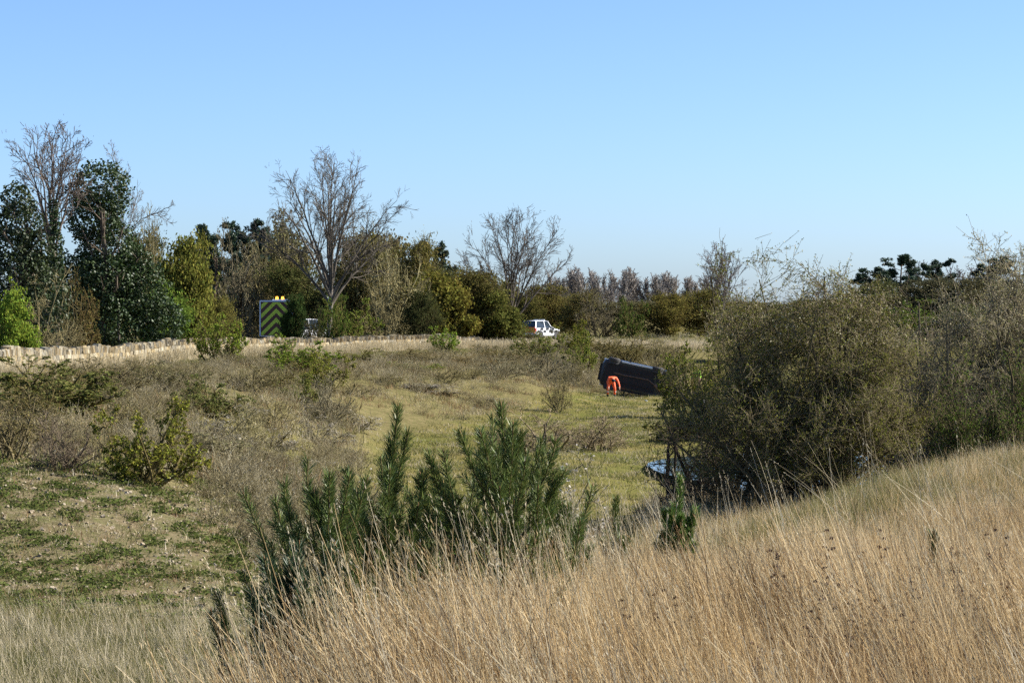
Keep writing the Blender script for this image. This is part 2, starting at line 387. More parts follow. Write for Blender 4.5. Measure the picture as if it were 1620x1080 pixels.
# ------------------------------------------------------------------ dry stone wall
def stone_wall():
    m, n, out = nodes('limestone'); oi = n.nodes.new('ShaderNodeObjectInfo'); at = n.nodes.new('ShaderNodeAttribute'); at.attribute_name = 'rnd'
    ad = n.nodes.new('ShaderNodeMath'); ad.operation = 'ADD'; n.links.new(oi.outputs['Random'], ad.inputs[0]); n.links.new(at.outputs['Fac'], ad.inputs[1])
    fr = n.nodes.new('ShaderNodeMath'); fr.operation = 'FRACT'; n.links.new(ad.outputs[0], fr.inputs[0])
    cr = n.nodes.new('ShaderNodeValToRGB'); e = cr.color_ramp.elements
    e[0].position = 0; e[0].color = (.24, .185, .105, 1); e[1].position = 1; e[1].color = (.38, .35, .275, 1)
    for p, c in ((.3, (.38, .30, .17)), (.6, (.19, .175, .14)), (.8, (.42, .36, .235))): k = e.new(p); k.color = (*c, 1)
    n.links.new(fr.outputs[0], cr.inputs[0])
    tc = n.nodes.new('ShaderNodeTexCoord'); t = n.nodes.new('ShaderNodeTexNoise'); t.inputs['Scale'].default_value = 7; t.inputs['Detail'].default_value = 5
    n.links.new(tc.outputs['Object'], t.inputs['Vector'])
    mr = n.nodes.new('ShaderNodeMapRange'); mr.inputs['From Min'].default_value = .3; mr.inputs['From Max'].default_value = .7; mr.inputs['To Min'].default_value = .6; mr.inputs['To Max'].default_value = 1.25
    n.links.new(t.outputs['Fac'], mr.inputs['Value']); hs = n.nodes.new('ShaderNodeHueSaturation'); n.links.new(mr.outputs[0], hs.inputs['Value']); n.links.new(cr.outputs[0], hs.inputs['Color'])
    b = n.nodes.new('ShaderNodeBsdfDiffuse'); n.links.new(hs.outputs[0], b.inputs[0]); n.links.new(b.outputs[0], out.inputs[0])
    rnd = random.Random(5)
    def stone_mesh(nm):                       # an irregular bevelled block, unit size
        vs = []
        for z in (-.5, .5):
            for k in range(6):
                a = k * math.pi / 3 + .5; vs.append((.55 * math.cos(a) * rnd.uniform(.82, 1.05), .55 * math.sin(a) * rnd.uniform(.82, 1.05), z * rnd.uniform(.8, 1.05)))
        fs = [tuple(range(5, -1, -1)), tuple(range(6, 12))] + [(k, (k + 1) % 6, 6 + (k + 1) % 6, 6 + k) for k in range(6)]
        mb = MB(); mb.add(vs, fs); return mb
    protos = [stone_mesh('s') for _ in range(8)]
    pm = []
    for p in protos:
        me = bpy.data.meshes.new('stone'); me.from_pydata(p.v, [], p.f); me.materials.append(m); me.update(); pm.append(me)
    px = np.linspace(-60, 800, 400); C = np.stack([X_at(px, wallY(px)), wallY(px)], -1)
    seg = np.linalg.norm(np.diff(C, axis=0), axis=1); cum = np.concatenate([[0], np.cumsum(seg)]); tot = cum[-1]
    def pos(s):
        x = np.interp(s, cum, C[:, 0]); y = np.interp(s, cum, C[:, 1]); x2 = np.interp(s + .2, cum, C[:, 0]); y2 = np.interp(s + .2, cum, C[:, 1])
        x1 = np.interp(s - .2, cum, C[:, 0]); y1 = np.interp(s - .2, cum, C[:, 1])
        return x, y, math.atan2(y2 - y1, x2 - x1)
    spec = []                                 # (s, x, y, z, rot, size)
    heights = [.0, .26, .50, .72, .92]
    gcache = np.arange(0, tot + .5, .5); gzv = ground_z(np.interp(gcache, cum, C[:, 0]), np.interp(gcache, cum, C[:, 1]))
    gzv = np.convolve(np.pad(gzv, 4, mode='edge'), np.ones(9) / 9, 'valid')
    for ci in range(4):
        s = rnd.uniform(0, .3)
        while s < tot:
            Lg = rnd.uniform(.26, .52); h = heights[ci + 1] - heights[ci]
            dip = 0 if s < tot - 14 else (s - (tot - 14)) / 14 * .5
            if heights[ci] < .95 - dip:
                x, y, a = pos(s + Lg / 2); z = np.interp(s, gcache, gzv) - .08
                nx, ny = math.sin(a), -math.cos(a)       # towards the valley
                off = rnd.uniform(.06, .19) - ci * .02
                spec.append((s, (x + nx * off, y + ny * off, z + heights[ci] + h / 2 + rnd.uniform(-.015, .015)), (rnd.uniform(-.08, .08), rnd.uniform(-.06, .06), a + rnd.uniform(-.1, .1)), (Lg * 1.02, .36, h * 1.02)))
            s += Lg
    s = .05                                    # upright coping stones, leaning this way and that
    while s < tot:
        th = rnd.uniform(.07, .17); x, y, a = pos(s); z = np.interp(s, gcache, gzv) - .08
        dip = 0 if s < tot - 14 else (s - (tot - 14)) / 14 * .5
        h = rnd.uniform(.22, .42) * (1 + .2 * math.sin(s * .9) * math.sin(s * .23))
        if dip < .3 and rnd.random() < .97:
            spec.append((s, (x, y, z + .92 - dip + h * .42), (rnd.uniform(-.2, .2), rnd.uniform(-.05, .5), a + rnd.uniform(-.2, .2)), (th, rnd.uniform(.36, .5), h)))
        s += th * rnd.uniform(1.0, 1.35)
    root = empty('dry_stone_wall', (C[0, 0], C[0, 1], gzv[0]), 'low dry stone wall of pale limestone with upright coping stones along the lane', 'wall')
    r0 = Vector(root.location)
    core = MB()                                # rubble hearting behind the face
    px2 = np.arange(0, tot, 1.5); 
    vs = []; 
    for s in px2:
        x, y, a = pos(s); z = np.interp(s, gcache, gzv) - .3; nx, ny = math.sin(a), -math.cos(a)
        for dd, hh in ((-.3, 0), (-.22, 1.14), (.03, 1.14), (.08, 0)):
            dip = 0 if s < tot - 14 else (s - (tot - 14)) / 14 * .5
            vs.append((x + nx * dd - r0.x, y + ny * dd - r0.y, z + hh - (dip if hh else 0) - r0.z))
    k = len(px2); core.add(vs, [(i * 4 + j, (i + 1) * 4 + j, (i + 1) * 4 + j + 1, i * 4 + j + 1) for i in range(k - 1) for j in range(3)])
    core.build('rubble_core', m, root)
    inview = [q for q in spec if q[0] > cum[np.searchsorted(px, 0)] - .2]
    inview.sort(key=lambda q: q[1][1]); near = inview[:300]; nearset = set(id(q) for q in near)
    V = []; F = []; A = []
    for q in spec:
        k = rnd.randrange(8)
        if id(q) in nearset:
            o = obj('stone', pm[k], root, loc=Vector(q[1]) - r0, rot=q[2], scale=q[3])
        else:
            Mx = Matrix.LocRotScale(Vector(q[1]) - r0, __import__('mathutils').Euler(q[2]), Vector(q[3])); b = len(V)
            V += [tuple(Mx @ Vector(v)) for v in protos[k].v]; F += [tuple(i + b for i in f) for f in protos[k].f]; A += [rnd.random()] * 12
    me = bpy.data.meshes.new('stones'); me.from_pydata(V, [], F); me.materials.append(m)
    at = me.attributes.new('rnd', 'FLOAT', 'POINT'); at.data.foreach_set('value', A); me.update()
    tag(obj('stones', me, root), kind='stuff')
    # tumbled remains of the wall further along, by the verge
    for j, (pxx, Y, n, lab) in enumerate(((1004, 214, 34, 'tumbled heap of pale wall stones on the far verge above the overturned car'),)):
        x0 = X_at(pxx, Y); rt = empty('stone_heap', (x0, Y, gz(x0, Y)), lab, 'stone heap')
        for i in range(n):
            x = x0 + rnd.gauss(0, 1.3); y = Y + rnd.gauss(0, .5); hz = max(0, .7 - abs(x - x0) * .25) * rnd.random()
            obj('stone', pm[rnd.randrange(8)], rt, loc=Vector((x - x0, y - Y, gz(x, y) - gz(x0, Y) + .1 + hz)), rot=(rnd.uniform(-.6, .6), rnd.uniform(-.6, .6), rnd.uniform(0, 3)), scale=(rnd.uniform(.3, .55), rnd.uniform(.25, .4), rnd.uniform(.15, .28)))
stone_wall()

# ------------------------------------------------------------------ plant prototypes (unit size: height 1, width 1)
def normalise(stemP, leafP=None):
    pass
def bush_proto(seed, n_stems=9, spread=75, n2=6, n3=5, n4=3, leaves=3000, leaf=(.018, .011), wig=.12, up=.02, rt=.0032, droop=0, tall=1.0, base=.07, pale=0):
    rng = np.random.default_rng(seed)
    az = rng.random(n_stems) * 6.283; th = np.radians(spread) * np.sqrt(rng.random(n_stems))
    d = np.stack([np.sin(th) * np.cos(az), np.sin(th) * np.sin(az), np.cos(th)], -1)
    env = 1 / np.sqrt((np.sin(th) / .5) ** 2 + (np.cos(th) / tall) ** 2) * (.6 + .4 * rng.random(n_stems))
    p0 = np.stack([rng.normal(0, base, n_stems), rng.normal(0, base, n_stems), -.02 * np.ones(n_stems)], -1)
    P1 = polyline(rng, p0, d, env, 6, wig, up); R1 = np.linspace(.013, .004, 6)[None] * (.6 + .8 * rng.random((n_stems, 1)))
    P2, R2 = offshoots(rng, P1, R1, n2, .15, 1, (.4, 1.2), (.3, .55), 5, wig * 1.4, up * 1.5 - droop, .65, rt * 1.3)
    P3, R3 = offshoots(rng, P2, R2, n3, .15, 1, (.4, 1.2), (.4, .7), 4, wig * 1.5, up - droop, .7, rt)
    parts = [tubes(P1, R1, 5), tubes(P2, R2, 3), tubes(P3, R3, 3)]
    tip = P3
    if n4:
        P4, R4 = offshoots(rng, P3, R3, n4, .2, 1, (.4, 1.2), (.45, .8), 3, wig * 1.5, up, .7, rt * .75)
        parts.append(tubes(P4, R4, 3)); tip = P4
    V, Qd = merge(parts)
    lo = np.percentile(V, 1.0, 0); hi = np.percentile(V, 99.0, 0)
    sc = np.array([1 / (hi[0] - lo[0]), 1 / (hi[1] - lo[1]), 1 / hi[2]]); off = np.array([(hi[0] + lo[0]) / 2, (hi[1] + lo[1]) / 2, 0])
    V = (V - off) * sc
    keep = np.where(V[:, 2] < -.03); V[keep, 2] = -.03 
    sm = mesh('stems', V, Qd, mats=[M_BARK])
    lm = None
    if leaves:
        C = (along(rng, tip, leaves, .2) - off) * sc + rng.normal(0, .008, (leaves, 3))
        C = C[C[:, 2] > .01]
        lv, lq, la = leaves_at(rng, C, leaf[0], leaf[1], .3)
        lm = mesh('foliage', lv, lq, attrs={'rnd': la}, mats=[M_LEAF])
    return sm, lm

def clump_bush_proto(seed, lobes=22, leaves=9000, leaf=(.022, .014), tall=1.0):
    """dense leafy bush or small tree clothed to the ground, built of leaf clumps on limbs"""
    rng = np.random.default_rng(seed)
    c = []
    for i in range(lobes):
        az = rng.random() * 6.283; z = rng.random() ** .8; rad = .40 * math.sqrt(max(.08, 1 - z ** 2.2 * .85)) * math.sqrt(rng.random())
        c.append((math.cos(az) * rad, math.sin(az) * rad, .10 + z * .76, .06 + .13 * rng.random() ** 1.4))
    c = np.array(c)
    nst = lobes; p0 = np.zeros((nst, 3)); p0[:, :2] = rng.normal(0, .03, (nst, 2)); tgt = c[:, :3]
    t = np.linspace(0, 1, 6)[None, :, None]; mid = tgt * np.array([.35, .35, .55])
    P1 = (1 - t) ** 2 * p0[:, None] + 2 * t * (1 - t) * mid[:, None] + t ** 2 * tgt[:, None] + rng.normal(0, .012, (nst, 6, 3))
    R1 = np.linspace(.014, .004, 6)[None] * np.ones((nst, 1))
    P2, R2 = offshoots(rng, P1, R1, 9, .3, 1, (.4, 1.3), (.2, .5), 4, .2, .06, .6, .003)
    P3, R3 = offshoots(rng, P2, R2, 6, .2, 1, (.4, 1.2), (.4, .9), 3, .2, .05, .7, .0020)
    V, Qd = merge([tubes(P1, R1, 5), tubes(P2, R2, 3), tubes(P3, R3, 3)])
    k = rng.integers(0, lobes, leaves); d = rdirs(rng, leaves); rr = c[k, 3] * (rng.random(leaves) ** .55 + np.abs(rng.normal(0, .22, leaves))) * (1 + .25 * np.sin(d[:, 0] * 7 + k) * np.cos(d[:, 2] * 6))
    C = c[k, :3] + d * rr[:, None] * np.array([1.15, 1.15, .9])
    tw = along(rng, P3, leaves * 2 // 3, .1) + rng.normal(0, .012, (leaves * 2 // 3, 3)); C = np.concatenate([C, tw])
    C = C[C[:, 2] > .01]
    lo = np.percentile(C, .7, 0); hi = np.percentile(C, 99.3, 0)
    sc = np.array([1 / (hi[0] - lo[0]), 1 / (hi[1] - lo[1]), 1 / hi[2]]); off = np.array([(hi[0] + lo[0]) / 2, (hi[1] + lo[1]) / 2, 0])
    lv, lq, la = leaves_at(rng, (C - off) * sc, leaf[0], leaf[1], .2)
    # clump by clump shifts of leaf age
    la = np.clip(la * .7 + .3 * np.repeat(_hash(np.floor(C[:, 0] * 9), np.floor(C[:, 2] * 9), seed), 4), 0, 1)
    V = (V - off) * sc; V[:, 2] = np.maximum(V[:, 2], -.02)
    return mesh('stems', V, Qd, mats=[M_BARK]), mesh('foliage', lv, lq, attrs={'rnd': la}, mats=[M_LEAF])

def bare_tree_proto(seed, trunk=.35, n1=9, ang=(.35, .9), n2=7, n3=6, n4=5, width=.8, r0=.018, up=.05, rt=.0011, lean=0, forks=1, l1=(.55, .8), buds=0):
    rng = np.random.default_rng(seed)
    p0 = np.zeros((forks, 3)); p0[:, 2] = -.02
    d = np.zeros((forks, 3)); d[:, 2] = 1
    if forks > 1:
        a = np.arange(forks) * 6.283 / forks + rng.random(); d[:, 0] = np.cos(a) * .28; d[:, 1] = np.sin(a) * .28; d = unit(d)
    d[:, 0] += lean; d = unit(d)
    P0 = polyline(rng, p0, d, np.full(forks, .92), 9, .06, .02); R0 = r0 * (np.linspace(1, .12, 9)[None] ** 1.1) * np.ones((forks, 1))
    P1, R1 = offshoots(rng, P0, R0, n1, trunk, .95, ang, l1, 7, .09, up, .62, rt * 3)
    P2, R2 = offshoots(rng, P1, R1, n2, .2, 1, (.35, 1.0), (.3, .55), 5, .12, up, .6, rt * 1.8)
    P3, R3 = offshoots(rng, P2, R2, n3, .15, 1, (.35, 1.0), (.35, .6), 4, .14, up * .7, .65, rt * 1.3)
    parts = [tubes(P0, R0, 8), tubes(P1, R1, 5), tubes(P2, R2, 4), tubes(P3, R3, 3)]
    tipP = P3
    if n4:
        P4, R4 = offshoots(rng, P3, R3, n4, .2, 1, (.35, .9), (.4, .7), 3, .14, up, .7, rt); parts.append(tubes(P4, R4, 3)); tipP = P4
    Vt, Qt = parts[0]; Vc, Qc = merge(parts[1:])
    lo = np.percentile(Vc, .4, 0); hi = np.percentile(Vc, 99.6, 0)
    sc = np.array([width / (hi[0] - lo[0]), width / (hi[1] - lo[1]), 1 / hi[2]])
    off = np.array([0, 0, 0])
    tm = mesh('trunk', Vt * sc, Qt, mats=[M_BARK], smooth_sh=True)
    Vb = Vc * sc
    if buds:
        C = along(rng, tipP, buds, .5) * sc
        bv, bq, ba = leaves_at(rng, C, .0032, .0016, .2)
        cm = mesh('crown', np.concatenate([Vb, bv]), np.concatenate([Qc, bq + len(Vb)]), attrs={'rnd': np.concatenate([np.zeros(len(Vb)), ba])}, mats=[M_BARK])
    else: cm = mesh('crown', Vb, Qc, mats=[M_BARK])
    return tm, cm

def dome_tree_proto(seed, fork=.3, n1=9, cx=.0, cz=.62, rx=.40, rz=.38, r0=.018, n2=9, n3=7, n4=5, rt=.0011, lean=0., amin=.05, amax=1.25, up=.05):
    """round headed bare tree: a short trunk dividing into long ascending limbs that fill a domed crown"""
    rng = np.random.default_rng(seed)
    P0 = polyline(rng, np.array([[0, 0, -.02]]), unit(np.array([[lean, 0, 1.]])), np.array([fork + .1]), 7, .04, .0); R0 = r0 * np.linspace(1, .55, 7)[None]
    t = .62 + .38 * (np.arange(n1) + .5) / n1; i = np.clip((t * 6).astype(int), 0, 5); f = (t * 6 - i)[:, None]
    st = P0[0, i] * (1 - f) + P0[0, i + 1] * f
    az = np.arange(n1) * 2.4 + rng.random() * 6; th = amin + (amax - amin) * ((np.arange(n1) + .5) / n1)[::-1]
    tgt = np.stack([cx + rx * np.sin(th) * np.cos(az), rx * np.sin(th) * np.sin(az), cz + rz * np.cos(th) * .95], -1) * np.array([1, 1, 1])
    L = np.linalg.norm(tgt - st, axis=1); k = np.linspace(0, 1, 9)[None, :, None]
    ctl = st + (tgt - st) * .45 + np.array([0, 0, .10]) * np.sin(th)[:, None]
    P1 = (1 - k) ** 2 * st[:, None] + 2 * k * (1 - k) * ctl[:, None] + k ** 2 * tgt[:, None]
    P1 += np.cumsum(rng.normal(0, .0055, P1.shape), 1) * np.minimum(1, k * 3)
    R1 = r0 * (.52 - .2 * (t[:, None] - .62)) * np.linspace(1, .12, 9)[None]
    P2, R2 = offshoots(rng, P1, R1, n2, .18, 1, (.35, .85), (.28, .46), 6, .10, up, .6, rt * 1.8)
    P3, R3 = offshoots(rng, P2, R2, n3, .15, 1, (.35, .9), (.32, .55), 4, .12, up, .6, rt * 1.3)
    P4, R4 = offshoots(rng, P3, R3, n4, .2, 1, (.3, .9), (.4, .75), 3, .12, up, .7, rt)
    def inside(P): 
        c = P[:, -1]; e = ((c[:, 0] - cx) / (rx * 1.12)) ** 2 + (c[:, 1] / (rx * 1.12)) ** 2 + (np.maximum(c[:, 2] - cz, 0) / (rz * 1.08)) ** 2
        return e < 1 + .12 * rng.normal(size=len(c))
    k3 = inside(P3); P3, R3 = P3[k3], R3[k3]; k4 = inside(P4); P4, R4 = P4[k4], R4[k4]; k2 = inside(P2); P2, R2 = P2[k2], R2[k2]
    tv, tq = tubes(P0, R0, 9); cv, cq = merge([tubes(P1, R1, 6), tubes(P2, R2, 4), tubes(P3, R3, 3), tubes(P4, R4, 3)])
    zt = np.percentile(cv[:, 2], 99.7)
    return mesh('trunk', tv / zt, tq, mats=[M_BARK], smooth_sh=True), mesh('crown', cv / zt, cq, mats=[M_BARK])

def pine_proto(seed, n1=24, puffs=460, per=32, trunk=.25, width=.6, top=.9):
    """scots pine: bare lower trunk, uneven plates of needle tufts"""
    rng = np.random.default_rng(seed)
    P0 = polyline(rng, np.array([[0, 0, -.02]]), np.array([[0, 0, 1.]]), np.array([.97]), 9, .05, .05); R0 = .022 * np.linspace(1, .15, 9)[None]
    P1, R1 = offshoots(rng, P0, R0, n1, trunk, 1, (.9, 1.5), (.24, .42), 5, .12, .06, .5, .004)
    P2, R2 = offshoots(rng, P1, R1, 6, .3, 1, (.4, 1.1), (.25, .5), 4, .15, .08, .6, .0025)
    C = np.concatenate([along(rng, P2, puffs, .3), P1[:, -1], P0[:, -1]])
    n = len(C); d = rdirs(rng, n * per); d[:, 2] = d[:, 2] * .7 + .15; rad = np.repeat(.024 + .024 * rng.random(n), per)
    c = np.repeat(C, per, 0) + d * (rad * rng.random(n * per) ** .5)[:, None]
    V0 = np.concatenate([c])
    lo = np.percentile(c, .5, 0); hi = np.percentile(c, 99.5, 0); sc = np.array([width / (hi[0] - lo[0]), width / (hi[1] - lo[1]), 1 / hi[2]])
    V, Qd = merge([tubes(P1, R1, 4), tubes(P2, R2, 3)])
    lv, lq, la = leaves_at(rng, c * sc, .017, .0055, .5)
    tm = mesh('trunk', tubes(P0, R0, 8)[0] * sc, tubes(P0, R0, 8)[1], mats=[M_BARK])
    bm = mesh('limbs', V * sc, Qd, mats=[M_BARK])
    cm = mesh('crown', lv, lq, attrs={'rnd': la}, mats=[M_NEEDLE])
    return tm, bm, cm

rnd = random.Random(11)
OLIVE, GREEN, LIME, YEL, BRN = (.115, .105, .028), (.085, .125, .022), (.13, .175, .025), (.17, .14, .028), (.13, .095, .05)
TWIG, GREYTWIG, PALETWIG, DARKTWIG, REDTWIG = (.12, .095, .055), (.18, .15, .105), (.26, .225, .165), (.06, .05, .035), (.15, .105, .062)

PROTO = {}
PROTO['leafy'] = [bush_proto(s, 10, 70, 7, 6, 3, 6500, (.017, .010)) for s in (1, 2, 3)]
PROTO['sparse'] = [bush_proto(s, 10, 62, 7, 6, 3, 2200, (.013, .008)) for s in (4, 5)]
PROTO['bare'] = [bush_proto(s, 12, 60, 7, 6, 3, 0) for s in (6, 7)]
PROTO['low'] = [bush_proto(s, 16, 84, 6, 5, 3, 2600, (.013, .009), droop=.06) for s in (8, 9)]
PROTO['clump'] = [clump_bush_proto(s) for s in (21, 22, 23, 24)]
PROTO['fine'] = [clump_bush_proto(s, 30, 9000, (.015, .009)) for s in (31, 32)]

def plant(kind, k, name, px, Y, wpx, top, leafcol, label, twig=TWIG, group=None, cat='bush', sink=.0, base=None, depth=None):
    x = X_at(px, Y); z = gz(x, Y) - sink
    h = (Z_at(top, Y) - z) if top < 5000 else 1
    wd = wpx / FPX * Y
    sm, lm = PROTO[kind][k % len(PROTO[kind])]
    root = empty(name, (x, Y, z), label, cat, group)
    rz = rnd.choice((0, math.pi)) + rnd.uniform(-.5, .5)
    sc = (wd, wd if depth is None else depth, h)
    obj('stems', sm, root, rot=(0, 0, rz), scale=sc, color=(twig[0], twig[1] * 1.02, twig[2] * .72))
    if lm is not None and leafcol is not None: obj('foliage', lm, root, rot=(0, 0, rz), scale=sc, color=tuple(c * 1.22 for c in leafcol))
    return root
def tree(protos, name, px, Y, hw, top, bark, label, group=None, crown=None, rz=0, parts=('trunk', 'crown'), cat='tree', colors=None, sink=.1):
    x = X_at(px, Y); z = gz(x, Y) - sink; h = Z_at(top, Y) - z
    root = empty(name, (x, Y, z), label, cat, group)
    for i, (nm, me) in enumerate(zip(parts, protos)):
        c = (colors or (bark, crown or bark, crown or bark))[i]
        obj(nm, me, root, rot=(0, 0, rz), scale=(h * hw, h * hw, h), color=c)
    return root

# ------------------------------------------------------------------ woodland edge behind the lane, left to right
ASH = dome_tree_proto(45, .30, 14, .0, .60, .41, .40, .0165, 9, 7, 6, rt=.0010, amax=1.75)
tree(ASH, 'ash_tree', 521, 178, 1.0, 240, (.17, .15, .125), 'tall bare ash tree with pale trunk standing right of the chevron lorry', crown=(.105, .092, .075), rz=.4)
ASH2 = dome_tree_proto(48, .20, 11, .03, .58, .46, .42, .017, 9, 7, 5, rt=.0014, lean=.12, amax=1.6)
tree(ASH2, 'bare_tree', 817, 212, .95, 330, (.085, .07, .055), 'bare spreading tree with a leaning forked trunk behind the white patrol car', crown=(.10, .085, .07), rz=2.2)
BT3 = dome_tree_proto(54, .52, 9, -.02, .76, .22, .24, .013, 8, 6, 4, rt=.0011)
tree(BT3, 'bare_tree', 86, 126, 1.0, 193, (.075, .065, .05), 'tall bare tree rising between two ivy covered trees on the left', crown=(.11, .09, .075), rz=1.0)
BT4 = bare_tree_proto(59, .4, 9, (.4, 1.0), 7, 6, 4, .6, .012, .03)
tree(BT4, 'bare_tree', 190, 140, .62, 228, (.10, .085, .07), 'slender bare tree spreading out behind the tallest ivy covered tree', crown=(.13, .11, .09), rz=.3)
BT5 = dome_tree_proto(61, .42, 10, .0, .66, .27, .34, .012, 8, 6, 4, rt=.0016)
tree(BT5, 'bare_tree', 1138, 236, 1.0, 383, (.16, .14, .12), 'slim bare tree standing alone against the sky in the middle distance', crown=(.12, .10, .09), rz=.8)

def ivy_mass(name, label, x0, Y, lobes, seed, n_per, col, trunk_h, cat='tree', leaf=(.075, .055), group=None):
    """lobes: (px, py, rx_px, ry_px, depth offset m)"""
    rng = np.random.default_rng(seed); z0 = gz(X_at(x0, Y), Y); ox = X_at(x0, Y)
    root = empty(name, (ox, Y, z0), label, cat, group)
    C = []; 
    for (px, py, rx, ry, dy) in lobes:
        c = np.array([X_at(px, Y) - ox, dy, Z_at(py, Y) - z0]); r = np.array([rx, .85 * rx, ry]) / FPX * Y
        n = int(1.5 * n_per * (r[0] * r[2] + r[0] * r[0] * .5)); d = rdirs(rng, n)
        bump = 1 + .16 * np.sin(d[:, 0] * 9 + px) * np.sin(d[:, 2] * 8 + py) + .12 * np.sin(d[:, 1] * 15 + d[:, 2] * 13)
        rr = (.72 + .33 * rng.random(n) ** .7) * bump
        C.append(c + d * r * rr[:, None])
    C = np.concatenate(C); C = C[C[:, 2] > .05]
    V, Qd, A = leaves_at(rng, C, leaf[0], leaf[1], .1)
    top = max(Z_at(l[1], Y) for l in lobes) - z0
    P = polyline(rng, np.array([[0, 0, -.1]]), np.array([[0, 0, 1.]]), np.array([trunk_h]), 8, .05, .05); Rr = np.linspace(.32, .08, 8)[None]
    P1, R1 = offshoots(rng, P, Rr, 12, .25, 1, (.4, 1.1), (.3, .5), 5, .12, .05, .5, .03); P2, R2 = offshoots(rng, P1, R1, 6, .3, 1, (.4, 1.1), (.3, .6), 4, .15, .05, .5, .012)
    tv, tq = tubes(P, Rr, 8); obj('trunk', mesh('trunk', tv, tq, mats=[M_BARK]), root, color=(.08, .065, .05))
    bv, bq = merge([tubes(P1, R1, 4), tubes(P2, R2, 3)]); obj('limbs', mesh('limbs', bv, bq, mats=[M_BARK]), root, color=(.13, .105, .08))
    obj('ivy', mesh('ivy', V, Qd, attrs={'rnd': A}, mats=[M_IVY]), root, color=col)
    return root
IVY = (.034, .057, .015)
ivy_mass('ivy_clad_tree', 'tallest ivy covered tree, a dark green column left of the lane wall', 158, 130,
  [(158, 300, 46, 42, 0), (150, 345, 44, 45, 0), (172, 395, 44, 55, 0), (168, 450, 55, 55, -.4), (170, 500, 58, 60, -.6), (225, 470, 40, 55, 0), (250, 510, 38, 40, .3), (215, 425, 26, 35, .2), (120, 470, 45, 70, .6), (100, 520, 50, 45, .8)], 71, 700, IVY, 8.3)
ivy_mass('ivy_clad_tree', 'shorter ivy covered tree at the left edge of the picture', 30, 118,
  [(28, 320, 26, 30, 0), (30, 355, 40, 34, 0), (15, 395, 40, 40, 0), (55, 395, 26, 30, .2), (25, 440, 50, 50, 0), (60, 480, 50, 60, .5), (20, 500, 45, 50, .5)], 72, 620, (.032, .048, .014), 7)
ivy_mass('ivy_column', 'narrow sleeve of ivy on the trunk of the bare left tree', 88, 125.4, [(86, 345, 9, 30, 0), (88, 400, 12, 40, 0), (88, 450, 14, 40, 0)], 73, 900, IVY, 4.2, cat='ivy')

